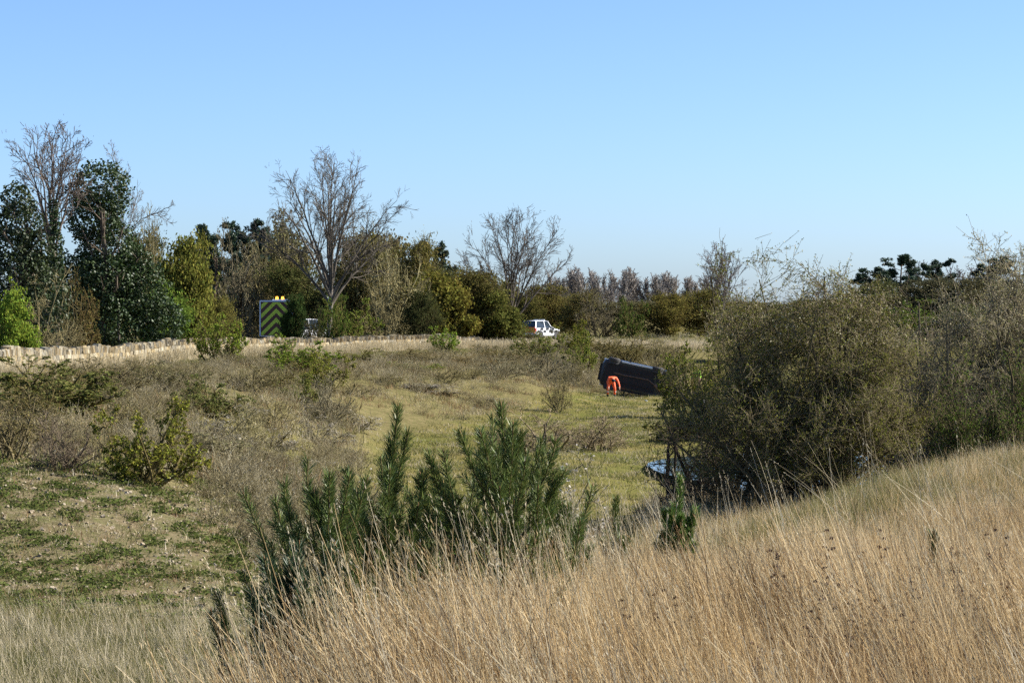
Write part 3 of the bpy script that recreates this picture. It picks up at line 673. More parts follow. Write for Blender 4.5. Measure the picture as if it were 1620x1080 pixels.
BG = [  # kind, variant, name, px, Y, width px, top row, leaf colour, twig, label
 ('clump', 0, 'shrub', 14, 104, 84, 462, LIME, TWIG, 'bright green bush at the left edge just behind the wall'),
 ('bare', 0, 'shrub', 70, 107, 120, 430, None, GREYTWIG, 'tangle of bare grey twigs in front of the shorter ivy covered tree'),
 ('sparse', 0, 'shrub', 130, 108, 60, 440, OLIVE, REDTWIG, 'thin leafless bush with reddish twigs before the tallest ivy tree'),
 ('clump', 1, 'shrub', 290, 140, 92, 380, (.125, .125, .026), TWIG, 'tall yellow green bush between the ivy tree and the pines'),
 ('clump', 2, 'shrub', 262, 134, 78, 452, GREEN, TWIG, 'lower green bush at the foot of the tall yellow green bush'),
 ('fine', 0, 'shrub', 338, 150, 70, 470, OLIVE, TWIG, 'olive bush just left of the chevron lorry'),
 ('bare', 1, 'tree', 255, 150, 90, 345, None, GREYTWIG, 'leafless grey tree poking up right of the tallest ivy tree'),
 ('sparse', 1, 'tree', 430, 205, 120, 338, (.14, .125, .05), GREYTWIG, 'pale grey leafless tree behind the chevron lorry'),
 ('sparse', 0, 'tree', 376, 200, 84, 366, (.12, .11, .06), (.15, .125, .11), 'grey twiggy tree between the dark pine and the pale tree'),
 ('fine', 1, 'tree', 470, 200, 110, 420, (.065, .07, .022), TWIG, 'dark olive thicket above the cab of the chevron lorry'),
 ('clump', 3, 'holly_bush', 464, 170, 40, 470, (.030, .048, .014), TWIG, 'dark evergreen bush covering the right half of the chevron lorry'),
 ('leafy', 0, 'shrub', 526, 173, 50, 470, (.07, .105, .02), TWIG, 'green bush around the foot of the tall ash tree'),
 ('sparse', 0, 'shrub', 494, 170, 44, 486, (.04, .06, .018), DARKTWIG, 'thin dark bush in front of the white van'),
 ('leafy', 1, 'shrub', 556, 174, 90, 464, (.12, .145, .028), TWIG, 'fresh green bush right of the tall ash trunk'),
 ('fine', 0, 'tree', 575, 200, 100, 385, (.10, .088, .03), TWIG, 'olive brown tree behind and right of the tall ash tree'),
 ('sparse', 1, 'tree', 622, 196, 105, 372, (.13, .11, .05), PALETWIG, 'pale twiggy tree between the ash and the round bush'),
 ('fine', 1, 'tree', 655, 206, 74, 380, (.115, .10, .03), GREYTWIG, 'tall olive tree just left of the feathery dark pine'),
 ('bare', 0, 'shrub', 598, 180, 70, 445, None, GREYTWIG, 'bare grey shrub left of the big round bush'),
 ('clump', 2, 'round_bush', 684, 186, 122, 434, (.11, .103, .022), TWIG, 'large rounded yellow olive bush right of the tall ash tree'),
 ('fine', 0, 'shrub', 664, 181, 60, 462, (.045, .05, .018), DARKTWIG, 'dark green bush in front of the large rounded bush'),
 ('fine', 1, 'shrub', 760, 204, 96, 428, (.09, .08, .025), TWIG, 'olive bush right of the large rounded bush'),
 ('clump', 3, 'shrub', 788, 205, 80, 462, (.085, .09, .022), TWIG, 'low green bush under the forked bare tree'),
 ('clump', 0, 'shrub', 726, 198, 60, 448, (.125, .105, .022), TWIG, 'small yellow olive bush tucked beside the rounded bush'),
 ('fine', 0, 'shrub', 872, 286, 100, 452, (.10, .088, .025), REDTWIG, 'brown olive hedge bush behind the white patrol car'),
 ('fine', 1, 'shrub', 836, 282, 60, 468, (.09, .085, .024), TWIG, 'olive hedge bush left of the white patrol car'),
 ('fine', 1, 'shrub', 915, 280, 70, 462, (.10, .09, .03), REDTWIG, 'russet hedge bush right of the white patrol car'),
 ('bare', 1, 'shrub', 958, 262, 84, 456, None, (.10, .085, .075), 'dark leafless thorn bush in the hedge beyond the overturned car'),
 ('leafy', 2, 'shrub', 1000, 258, 52, 472, (.07, .10, .022), TWIG, 'rounded green bush in the hedge beyond the overturned car'),
 ('fine', 0, 'shrub', 1050, 268, 96, 466, (.105, .09, .024), TWIG, 'long olive hedge bush left of the slim bare tree'),
 ('fine', 1, 'shrub', 1110, 272, 90, 458, (.10, .09, .024), TWIG, 'olive hedge bush at the foot of the slim bare tree'),
 ('bare', 0, 'shrub', 1165, 262, 80, 440, None, (.14, .12, .11), 'bare grey bush right of the slim bare tree'),
 ('leafy', 0, 'shrub', 1436, 255, 92, 476, (.10, .14, .03), TWIG, 'bright green bush below the dark wood on the right'),
 ('fine', 0, 'shrub', 1520, 240, 120, 484, (.08, .09, .03), TWIG, 'dull green hedge below the right end of the wood'),
 ('fine', 1, 'shrub', 1340, 236, 110, 476, (.09, .085, .03), GREYTWIG, 'olive hedge below the left end of the dark wood'),
 ('leafy', 2, 'shrub', 905, 192, 62, 508, (.135, .14, .022), TWIG, 'yellow green bush on the verge right of the patrol car'),
 ('sparse', 1, 'shrub', 816, 208, 36, 506, OLIVE, DARKTWIG, 'dark twiggy bush at the end of the stone wall'),
 ('sparse', 1, 'shrub', 838, 214, 34, 516, (.10, .095, .03), DARKTWIG, 'small dark scrub at the rear of the white patrol car'),
 ('sparse', 0, 'shrub', 960, 190, 80, 532, OLIVE, TWIG, 'brown scrub on the bank left of the overturned car'),
 ('sparse', 1, 'shrub', 1030, 185, 100, 538, OLIVE, GREYTWIG, 'grey brown scrub on the bank behind the overturned car'),
]
for kind, k, name, px, Y, wpx, top, lc, tw, lab in BG:
    if px < 780: Y = max(Y, float(wallY(min(790, px + wpx * .5))) + 1.5)
    plant(kind, k, name, px, Y, wpx, top, lc, lab, tw, group='trees and bushes along the lane', cat='tree' if name == 'tree' else 'bush', sink=.05)

BACK = [(236, 372, (.07, .075, .024), 'dim woodland tree right behind the tallest ivy tree'), (300, 392, (.085, .085, .026), 'woodland tree behind the tall yellow green bush'), (352, 380, (.055, .06, .024), 'dark woodland tree behind the pines left of the lorry'),
  (412, 372, (.085, .078, .035), 'brownish woodland tree behind the pale grey tree'), (462, 366, (.095, .088, .04), 'grey green woodland tree behind the left of the tall ash'), (512, 384, (.07, .07, .028), 'woodland tree straight behind the tall ash trunk'),
  (566, 372, (.095, .085, .03), 'brown woodland tree behind the right of the tall ash'), (618, 378, (.105, .09, .04), 'tawny woodland tree behind the pale twiggy tree'), (662, 392, (.085, .08, .028), 'woodland tree behind the large rounded bush'),
  (716, 424, (.06, .065, .026), 'woodland tree at the foot of the feathery pine'), (770, 436, (.085, .08, .028), 'woodland tree behind the left of the forked bare tree'), (838, 448, (.095, .085, .03), 'woodland tree behind the right of the forked bare tree'), (60, 400, (.05, .055, .02), 'dim woodland tree behind the shorter ivy tree'), (150, 430, (.04, .05, .018), 'dim undergrowth tree behind the tallest ivy tree')]
for i, (px, top, lc, lab) in enumerate(BACK):
    plant(('fine', 'clump', 'leafy')[i % 3], i, 'woodland_tree', px, (300 if px > 740 else 228 if px > 200 else 150) + (i * 7) % 20, 104, top, lc, lab, GREYTWIG, group='woodland behind the lane', cat='tree', sink=.3)
PINE = [pine_proto(81, 22), pine_proto(82, 28, 520), pine_proto(83, 22, 420)]
PC = ((.10, .07, .05), (.10, .07, .05), (.030, .052, .028))
for k, px, Y, hw, top, lab in (
  (0, 340, 208, .95, 358, 'dark pine behind the yellow green bush left of the lorry'),
  (1, 384, 216, .8, 350, 'taller dark pine left of the pale grey leafless tree'),
  (2, 318, 214, .7, 372, 'smaller dark pine at the left end of the pines'),
  (0, 702, 236, .78, 384, 'feathery dark pine rising between the ash and the forked tree'),
  (1, 1372, 330, 1.25, 424, 'dark pine at the left end of the distant wood'),
  (2, 1425, 335, 1.35, 404, 'tallest dark pine in the distant wood on the right'),
  (0, 1470, 340, 1.3, 412, 'dark pine right of the tallest pine in the distant wood'),
  (1, 1572, 330, 1.3, 408, 'dark pine near the right end of the distant wood'),
  (2, 1622, 320, 1.2, 424, 'dark pine cut by the right edge of the picture')):
    tree(PINE[k], 'pine_tree', px, Y, hw, top, None, lab, 'dark pines', parts=('trunk', 'limbs', 'crown'), colors=PC, rz=rnd.uniform(0, 6))
WOOD = [bare_tree_proto(91, .3, 9, (.3, .8), 6, 5, 3, .7, .015, .05, rt=.0024), bare_tree_proto(92, .25, 10, (.3, .9), 6, 5, 3, .8, .014, .05, rt=.0024)]
for i, (px, Y, top, lab) in enumerate((
  (1400, 350, 424, 'bare purplish tree left of the tallest distant pine'), (1448, 352, 412, 'bare tree between the tallest distant pine and its neighbour'), (1500, 350, 416, 'bare purplish tree right of the pines in the distant wood'),
  (1522, 345, 420, 'bare tree in the gap of the distant wood'), (1548, 352, 410, 'bare tree left of the right hand distant pine'), (1595, 348, 418, 'bare tree between the last two distant pines'),
  (1300, 300, 440, 'lone bare tree showing above the large bush'), (1605, 330, 436, 'low bare tree at the right end of the distant wood'))):
    tree(WOOD[i % 2], 'bare_tree', px, Y, .95, top, (.13, .11, .105), lab, 'distant wood', rz=i * 1.3)
for i, (px, w, top, lc, lab) in enumerate(((1395, 100, 446, (.07, .075, .03), 'dark undergrowth at the left of the distant wood'), (1470, 110, 440, (.06, .06, .032), 'dark undergrowth in the middle of the distant wood'), (1545, 110, 442, (.075, .07, .035), 'brown undergrowth at the right of the distant wood'), (1610, 80, 446, (.06, .07, .03), 'undergrowth at the far right of the distant wood'))):
    plant('fine', i, 'undergrowth', px, 326, w, top, lc, lab, GREYTWIG, 'distant wood')
POP = [bare_tree_proto(95 + i, .10, 22, (.12, .35), 6, 4, 0, .34, .012, .14, rt=.0026, l1=(.25, .42)) for i in range(3)]
for i in range(48):
    px = 866 + i * 5.6 + rnd.uniform(-3, 3); top = 430 + 6 * math.sin(i * .5) + rnd.uniform(-5, 6) + (6 if i > 33 else 0)
    tree(POP[i % 3], 'poplar_tree', px, 640 + rnd.uniform(-12, 12), 1.0, top, (.24, .215, .19), 'tall thin bare poplar in the distant row on the skyline', 'row of bare poplars on the skyline', rz=rnd.uniform(0, 6))  # bark colour lightened to carry the distance haze
for i, (px, w) in enumerate(((880, 130), (990, 140), (1090, 140), (1200, 160), (1310, 160))):
    plant('fine', i, 'hedge', px, 560, w, 474 + i % 2 * 3, (.08, .075, .035), ['distant hedge below the left end of the poplars', 'distant hedge below the middle of the poplars', 'distant hedge below the right end of the poplars', 'distant hedge behind the top of the large bush', 'distant hedge left of the dark wood'][i], GREYTWIG, 'distant hedges')

# ------------------------------------------------------------------ shrubs on the quarry bank and floor
MID = [
 ('leafy', 0, 345, 124, 66, 516, (.115, .135, .022), TWIG, 'green bush growing against the front of the stone wall'),
 ('leafy', 1, 478, 118, 84, 556, (.095, .125, .018), TWIG, 'fresh green bush on the bank below the chevron lorry'),
 ('leafy', 2, 515, 112, 70, 582, (.13, .125, .024), TWIG, 'yellowish bush right of the fresh green bush on the bank'),
 ('leafy', 0, 702, 176, 36, 540, LIME, TWIG, 'small bright green bush in front of the far stretch of wall'),
 ('leafy', 1, 662, 136, 68, 596, (.105, .13, .018), TWIG, 'bright green bush low on the bank above the valley grass'),
 ('bare', 0, 872, 143, 74, 555, None, (.15, .13, .115), 'leafless grey thorn bush left of the overturned car'),
 ('bare', 1, 880, 122, 38, 604, None, GREYTWIG, 'small spindly grey sapling on the grass below the thorn bush'),
 ('sparse', 1, 800, 136, 90, 582, (.13, .12, .06), (.17, .15, .13), 'grey brown thicket on the bank right of the bright green bush'),
 ('bare', 0, 748, 146, 88, 572, None, REDTWIG, 'brown twiggy shrub high on the bank'),
 ('sparse', 0, 742, 132, 60, 600, OLIVE, GREYTWIG, 'low dark shrub at the edge of the valley grass'),
 ('leafy', 2, 228, 43.5, 128, 660, (.115, .11, .020), TWIG, 'large yellow green shrub on the stony slope at left'),
 ('bare', 1, 105, 43.5, 84, 676, None, (.15, .115, .11), 'bare purplish shrub left of the large yellow green shrub'),
 ('sparse', 0, 14, 45, 110, 640, (.14, .12, .04), (.15, .12, .09), 'bare shrub at the left edge above the stony slope'),
 ('low', 0, 350, 66, 116, 652, (.24, .22, .18), (.15, .13, .115), 'grey bramble mound with pale dead leaves on the left bank'),
 ('sparse', 1, 262, 84, 110, 585, (.10, .10, .04), (.13, .11, .085), 'dark brown thicket on the bank under the nearer wall'),
 ('leafy', 0, 95, 68, 190, 590, (.085, .085, .026), TWIG, 'wide olive thicket on the bank below the left end of the wall'),
 ('sparse', 0, 175, 78, 120, 583, (.11, .105, .04), (.15, .12, .09), 'olive brown scrub between the wide thicket and the dark thicket'),
 ('sparse', 1, 390, 92, 130, 592, (.12, .11, .05), GREYTWIG, 'grey brown scrub below the green bush at the wall'),
 ('bare', 0, 430, 80, 70, 628, None, GREYTWIG, 'bare grey shrub on the bank left of the tall twiggy shrub'),
 ('bare', 1, 520, 90, 90, 612, None, (.19, .165, .145), 'tall grey twiggy shrub below the yellowish bush'),
 ('low', 1, 500, 82, 110, 650, (.22, .2, .16), (.16, .14, .12), 'grey mound of brambles at the foot of the tall twiggy shrub'),
 ('low', 0, 640, 122, 150, 626, (.25, .225, .185), (.16, .14, .12), 'pale grey bramble bank along the edge of the valley grass'),
 ('sparse', 0, 590, 132, 90, 590, (.13, .115, .05), GREYTWIG, 'brown scrub between the yellowish and the bright green bush'),
 ('sparse', 1, 640, 158, 100, 566, (.15, .125, .06), TWIG, 'tawny scrub high on the bank below the middle of the wall'),
 ('leafy', 1, 560, 150, 70, 574, (.12, .115, .03), TWIG, 'olive shrub high on the bank below the round bush'),
 ('low', 1, 700, 122, 70, 618, (.2, .18, .14), GREYTWIG, 'small bramble patch right of the pale bramble bank'),
 ('low', 0, 470, 62, 90, 736, (.34, .31, .26), (.15, .135, .12), 'grey tangle of dead brambles behind the pine saplings at left'),
 ('low', 1, 850, 48, 190, 742, (.42, .385, .33), (.17, .15, .135), 'pale grey bramble mound behind the right hand pine sapling'),
 ('low', 0, 545, 47, 130, 770, (.40, .37, .31), (.16, .14, .125), 'pale bramble tangle behind the middle pine sapling'),
 ('bare', 0, 850, 92, 150, 660, None, (.21, .165, .145), 'pinkish grey stand of dead stems on the valley floor'),
 ('bare', 1, 935, 93, 110, 672, None, (.21, .165, .14), 'pinkish dead stems left of the pond'),
 ('sparse', 0, 30, 52, 140, 660, (.12, .105, .045), (.15, .125, .10), 'brown scrub behind the bare shrub at the left edge'),
 ('leafy', 1, 300, 56, 130, 706, (.15, .13, .07), (.17, .145, .12), 'low brown scrub right of the large yellow green shrub'),
 ('leafy', 2, 915, 164, 52, 548, (.105, .115, .022), TWIG, 'olive green bush on the bank left of the overturned car'),
 ('sparse', 0, 985, 172, 90, 548, (.12, .11, .04), TWIG, 'brown scrub directly behind the overturned car'),
 ('bare', 1, 1045, 165, 70, 560, None, GREYTWIG, 'grey scrub behind the right end of the overturned car'),

 ('sparse', 0, 50, 60, 100, 622, (.10, .10, .035), TWIG, 'brown green scrub left of the wide olive thicket'),
 ('sparse', 1, 210, 62, 90, 634, (.13, .115, .05), GREYTWIG, 'brown scrub above the large yellow green shrub'),
 ('bare', 0, 160, 50, 70, 664, None, GREYTWIG, 'thin bare shrub between the purplish shrub and the yellow green shrub'),
 ('leafy', 1, 330, 78, 90, 622, (.09, .095, .03), TWIG, 'dull green shrub above the grey bramble mound'),
 ('sparse', 0, 440, 100, 80, 592, (.11, .105, .03), TWIG, 'olive scrub left of the fresh green bush on the bank'),
 ('sparse', 1, 300, 100, 90, 588, (.12, .105, .05), GREYTWIG, 'grey brown scrub right of the dark brown thicket'),
 ('bare', 1, 220, 96, 90, 584, None, GREYTWIG, 'bare grey scrub under the nearer stretch of wall'),
 ('sparse', 0, 130, 86, 100, 588, (.12, .11, .05), TWIG, 'tawny scrub in front of the left stretch of wall'),
 ('leafy', 2, 470, 98, 66, 616, (.10, .105, .026), TWIG, 'small olive shrub beneath the fresh green bush on the bank'),
 ('bare', 0, 555, 112, 80, 610, None, GREYTWIG, 'bare brown scrub at the foot of the yellowish bush'),
 ('sparse', 1, 610, 120, 76, 606, (.13, .12, .05), GREYTWIG, 'grey scrub left of the bright green bush low on the bank'),
 ('bare', 1, 700, 128, 66, 594, None, GREYTWIG, 'bare shrub right of the bright green bush low on the bank'),
 ('sparse', 0, 690, 150, 90, 570, (.14, .12, .06), GREYTWIG, 'tawny thicket on the bank below the far stretch of wall'),
 ('sparse', 1, 790, 160, 80, 562, (.12, .115, .05), TWIG, 'olive brown scrub at the top of the bank near the wall end'),
 ('bare', 0, 835, 150, 56, 566, None, GREYTWIG, 'leafless shrub left of the grey thorn bush'),
 ('leafy', 0, 845, 170, 50, 546, (.11, .115, .03), TWIG, 'olive shrub above the grey thorn bush'),
 ('sparse', 1, 905, 150, 50, 578, (.13, .12, .05), GREYTWIG, 'low brown scrub between the thorn bush and the overturned car'),
 ('bare', 1, 380, 70, 80, 650, None, PALETWIG, 'pale bare shrub beside the grey bramble mound'),
 ('low', 1, 430, 72, 90, 668, (.34, .31, .25), GREYTWIG, 'low grey brambles beside the green flat below the bank'),
 ('low', 0, 560, 98, 90, 650, (.34, .31, .25), GREYTWIG, 'low pale brambles where the bank meets the valley grass'),
 ('low', 1, 760, 124, 80, 634, (.26, .235, .18), GREYTWIG, 'low grey brambles at the foot of the bank near the low dark shrub'),
]
for kind, k, px, Y, wpx, top, lc, tw, lab in MID:
    wpx *= 1.15; top -= 15 if kind != 'low' else 5
    if kind == 'leafy': wpx *= 1.12; top -= 7; lc = (lc[0] * 1.3, lc[1] * 1.4, lc[2] * 1.3)
    plant(kind, k, 'bramble_mound' if kind == 'low' else 'shrub', px, Y, wpx, top, lc, lab, tw, group='shrubs on the quarry banks', cat='brambles' if kind == 'low' else 'bush', sink=.04)

# the large thorn bush by the pond, with many stems
def hero_bush(name, label, px, Y, wpx, top, seed, n_stems, leaves, lc, tw, catkins=0, spread=86, n2=9, n3=8, n4=5, hollow=False):
    rng = np.random.default_rng(seed); x = X_at(px, Y); z = gz(x, Y); W = wpx / FPX * Y; H = Z_at(top, Y) - z
    az = rng.random(n_stems) * 6.283; th = np.radians(spread) * rng.random(n_stems) ** .72
    d = np.stack([np.sin(th) * np.cos(az), np.sin(th) * np.sin(az) * .8, np.cos(th)], -1)
    env = 1 / np.sqrt((np.sin(th) / (W / 2)) ** 2 + (np.cos(th) / H) ** 2) * (.68 + .32 * rng.random(n_stems) ** .7)
    p0 = np.stack([rng.normal(0, W * .09, n_stems), rng.normal(0, W * .06, n_stems), np.full(n_stems, -.15)], -1)
    d0 = unit(d * np.array([.6, .6, 1.15]))
    P1 = np.zeros((n_stems, 8, 3)); P1[:, 0] = p0; dd = d0
    for k in range(1, 8):
        dd = unit(dd * .75 + d * .3 + rng.normal(size=(n_stems, 3)) * .12); P1[:, k] = P1[:, k - 1] + dd * (env / 7)[:, None]
    rel = P1 - P1[:, :1]; tipv = P1[:, -1]; e = np.sqrt((tipv[:, 0] / (W / 2)) ** 2 + (tipv[:, 1] / (W / 2 * .85)) ** 2 + (tipv[:, 2] / H) ** 2)
    P1 = P1[:, :1] + rel * np.minimum(1, .86 / e)[:, None, None]
    R1 = np.linspace(.075, .018, 8)[None] * (.6 + .7 * rng.random((n_stems, 1)))
    P2, R2 = offshoots(rng, P1, R1, n2, .18, 1, (.4, 1.25), (.25, .5), 6, .18, -.01, .5, .012)
    P3, R3 = offshoots(rng, P2, R2, n3, .12, 1, (.5, 1.3), (.3, .6), 4, .2, -.01, .55, .007)
    P4, R4 = offshoots(rng, P3, R3, n4, .1, 1, (.5, 1.3), None, 3, .2, .02, .6, .0052, absolute=(.16, .42))
    def dome(P, k=1.0): return ((P[:, -1, 0] / (W / 2)) ** 2 + (P[:, -1, 1] / (W / 2 * .85)) ** 2 + (P[:, -1, 2] / H) ** 2) < k + .05 * rng.normal(size=len(P))
    m2 = dome(P2, .93); P2, R2 = P2[m2], R2[m2]; m3 = dome(P3, 1.0); P3, R3 = P3[m3], R3[m3]; m4 = dome(P4, .98); P4, R4 = P4[m4], R4[m4]
    lo = np.percentile(P4.reshape(-1, 3), 1, 0); hi = np.percentile(P4.reshape(-1, 3), 99.0, 0); mid = (lo + hi) / 2
    fx = W / (hi[0] - lo[0]); fz = H / hi[2]
    for P in (P1, P2, P3, P4): P[..., 0] = (P[..., 0] - mid[0]) * fx; P[..., 1] *= fx * .9; P[..., 2] *= fz
    if hollow:                                   # open underneath at both sides, so the pond shows through
        def opened(P):
            c = P[:, -1]; o = ((c[:, 0] < -W * .17) & (c[:, 2] < 2.1)) | ((c[:, 0] > W * .20) & (c[:, 2] < 1.6)); return ~o | (rng.random(len(c)) < .10)
        k = opened(P2); P2, R2 = P2[k], R2[k]; k = opened(P3); P3, R3 = P3[k], R3[k]; k = opened(P4); P4, R4 = P4[k], R4[k]
    root = empty(name, (x, Y, z), label, 'bush')
    v, q = tubes(P1, R1, 6); obj('stems', mesh('stems', v, q, mats=[M_BARK], smooth_sh=True), root, color=tuple(c * .55 for c in tw))
    v, q = merge([tubes(P2, R2, 4), tubes(P3, R3, 3)]); obj('branches', mesh('branches', v, q, mats=[M_BARK]), root, color=tuple(c * .75 for c in tw))
    v, q = tubes(P4[:, ::2], R4[:, ::2] * 1.15, 3); obj('twigs', mesh('twigs', v, q, mats=[M_BARK]), root, color=tw)
    C = along(rng, P4, leaves, .15) + rng.normal(0, .02, (leaves, 3)); C = C[C[:, 2] > .9 - 0 * C[:, 0]]
    v, q, a = leaves_at(rng, C, .022, .014, .2)
    obj('foliage', mesh('foliage', v, q, attrs={'rnd': a}, mats=[M_LEAF]), root, color=lc)
    if catkins:
        k = np.where(P4[:, -1, 2] > H * .78)[0]; k = k[rng.random(len(k)) < min(1, 2.0 * catkins / max(1, len(k)))]
        v, q, a = leaves_at(rng, P4[k, -1] + rng.normal(0, .02, (len(k), 3)), .024, .012, .6)
        obj('blossom', mesh('blossom', v, q, attrs={'rnd': a}, mats=[M_LEAF]), root, color=(.42, .38, .25))
    return root
hero_bush('thorn_bush', 'very large tangled thorn bush by the pond, dark below and olive above', 1258, 57, 410, 466, 101, 64, 100000, (.145, .15, .030), (.175, .145, .085), hollow=True, catkins=1400, n2=10, n3=8, n4=7)
hero_bush('thorn_bush', 'dark arching thorn bush at the left foot of the very large bush', 1105, 60, 190, 660, 102, 9, 900, (.07, .08, .02), (.075, .06, .05), n2=6, n3=5, n4=2, spread=88)
hero_bush('thorn_bush', 'yellow green bush forming the left shoulder of the very large bush', 1138, 61, 150, 496, 106, 22, 26000, (.15, .165, .028), (.15, .125, .07), n2=8, n3=7, n4=5, hollow=True)
hero_bush('willow_bush', 'tall bush with pale catkins at the right edge of the picture', 1585, 62, 290, 448, 103, 66, 100000, (.22, .21, .085), (.24, .205, .135), catkins=3200, n2=10, n4=7)
hero_bush('thorn_bush', 'brown twiggy bush between the two largest bushes on the right', 1470, 70, 240, 524, 104, 40, 44000, (.12, .11, .03), (.16, .13, .095), n3=7, n4=4, catkins=500)
plant('leafy', 1, 'shrub', 1085, 99, 110, 646, (.07, .08, .02), 'dark bush by the pond casting a long shadow to the left', TWIG, cat='bush')
hero_bush('shrub', 'green leafy bush below the willow at the right edge', 1590, 54, 210, 556, 105, 18, 26000, (.085, .125, .022), (.11, .09, .05), n2=8, n3=6, n4=4)
plant('fine', 1, 'shrub', 1230, 190, 190, 486, (.10, .095, .03), 'olive hedge hidden behind the top of the very large bush', TWIG, cat='bush')
plant('leafy', 0, 'shrub', 1095, 120, 100, 540, (.10, .115, .02), 'green bush left behind the very large bush', TWIG, cat='bush')

# ------------------------------------------------------------------ vehicles
M_BLACK = plain('black_paint', (.012, .012, .014), .22); M_WHITE = plain('white_paint', (.78, .79, .80), .3)
M_GLASS = plain('dark_glass', (.02, .028, .035), .08); M_TYRE = plain('tyre_rubber', (.04, .039, .038), .85); M_RIM = plain('alloy', (.35, .35, .36), .45, .5)
M_UNDER = plain('underbody', (.014, .012, .012), .8, noise=.5, scale=3); M_RUST = plain('rusty_exhaust', (.13, .08, .055), .7, noise=.4)
M_AMBER = plain('amber_lamp', (.9, .35, .02), .3, emit=(1, .42, .04), es=1.6); M_RED = plain('red_lamp', (.5, .02, .02), .3)
M_LAMP = plain('clear_lamp', (.7, .72, .74), .15); M_SILVER = plain('silver_and_sill_glint', (.55, .57, .6), .3, .6)
M_YEL = plain('fluorescent_yellow', (.42, .52, .04), .5); M_CRED = plain('chevron_red', (.075, .022, .012), .5); M_ORANGE = plain('chevron_orange', (.75, .12, .03), .5)
M_BLUEGREY = plain('blue_grey', (.48, .55, .64), .5); M_CHECK = plain('check_black', (.02, .02, .022), .4)

def wheel(mb_parent, name, c, r, wd, side):
    """tyre lathe + rim, axis along local y"""
    t = MB(); n = 20; prof = [(.62, -.5), (.9, -.5), (1, -.32), (1, .32), (.9, .5), (.62, .5)]
    vs = [(c[0] + r * pr * math.cos(a), c[1] + wd * py, c[2] + r * pr * math.sin(a)) for a in (k * 2 * math.pi / n for k in range(n)) for pr, py in prof]
    k = len(prof); fs = [(i * k + j, ((i + 1) % n) * k + j, ((i + 1) % n) * k + j + 1, i * k + j + 1) for i in range(n) for j in range(k - 1)]
    t.add(vs, fs); o = t.build(name, M_TYRE, mb_parent)
    rm = MB(); rm.cyl((c[0], c[1] - wd * .3, c[2]), (c[0], c[1] + wd * .3, c[2]), r * .63, 16)
    for q in range(5):
        a = q * 2 * math.pi / 5; rm.box((c[0] + r * .34 * math.cos(a), c[1] + side * wd * .36, c[2] + r * .34 * math.sin(a)), (r * .5, wd * .16, r * .13), M=Matrix.Rotation(-a, 3, 'Y'))
    rm.cyl((c[0], c[1], c[2]), (c[0], c[1] + side * wd * .46, c[2]), r * .15, 8)
    rm.build('rim', M_RIM, o)
    return o

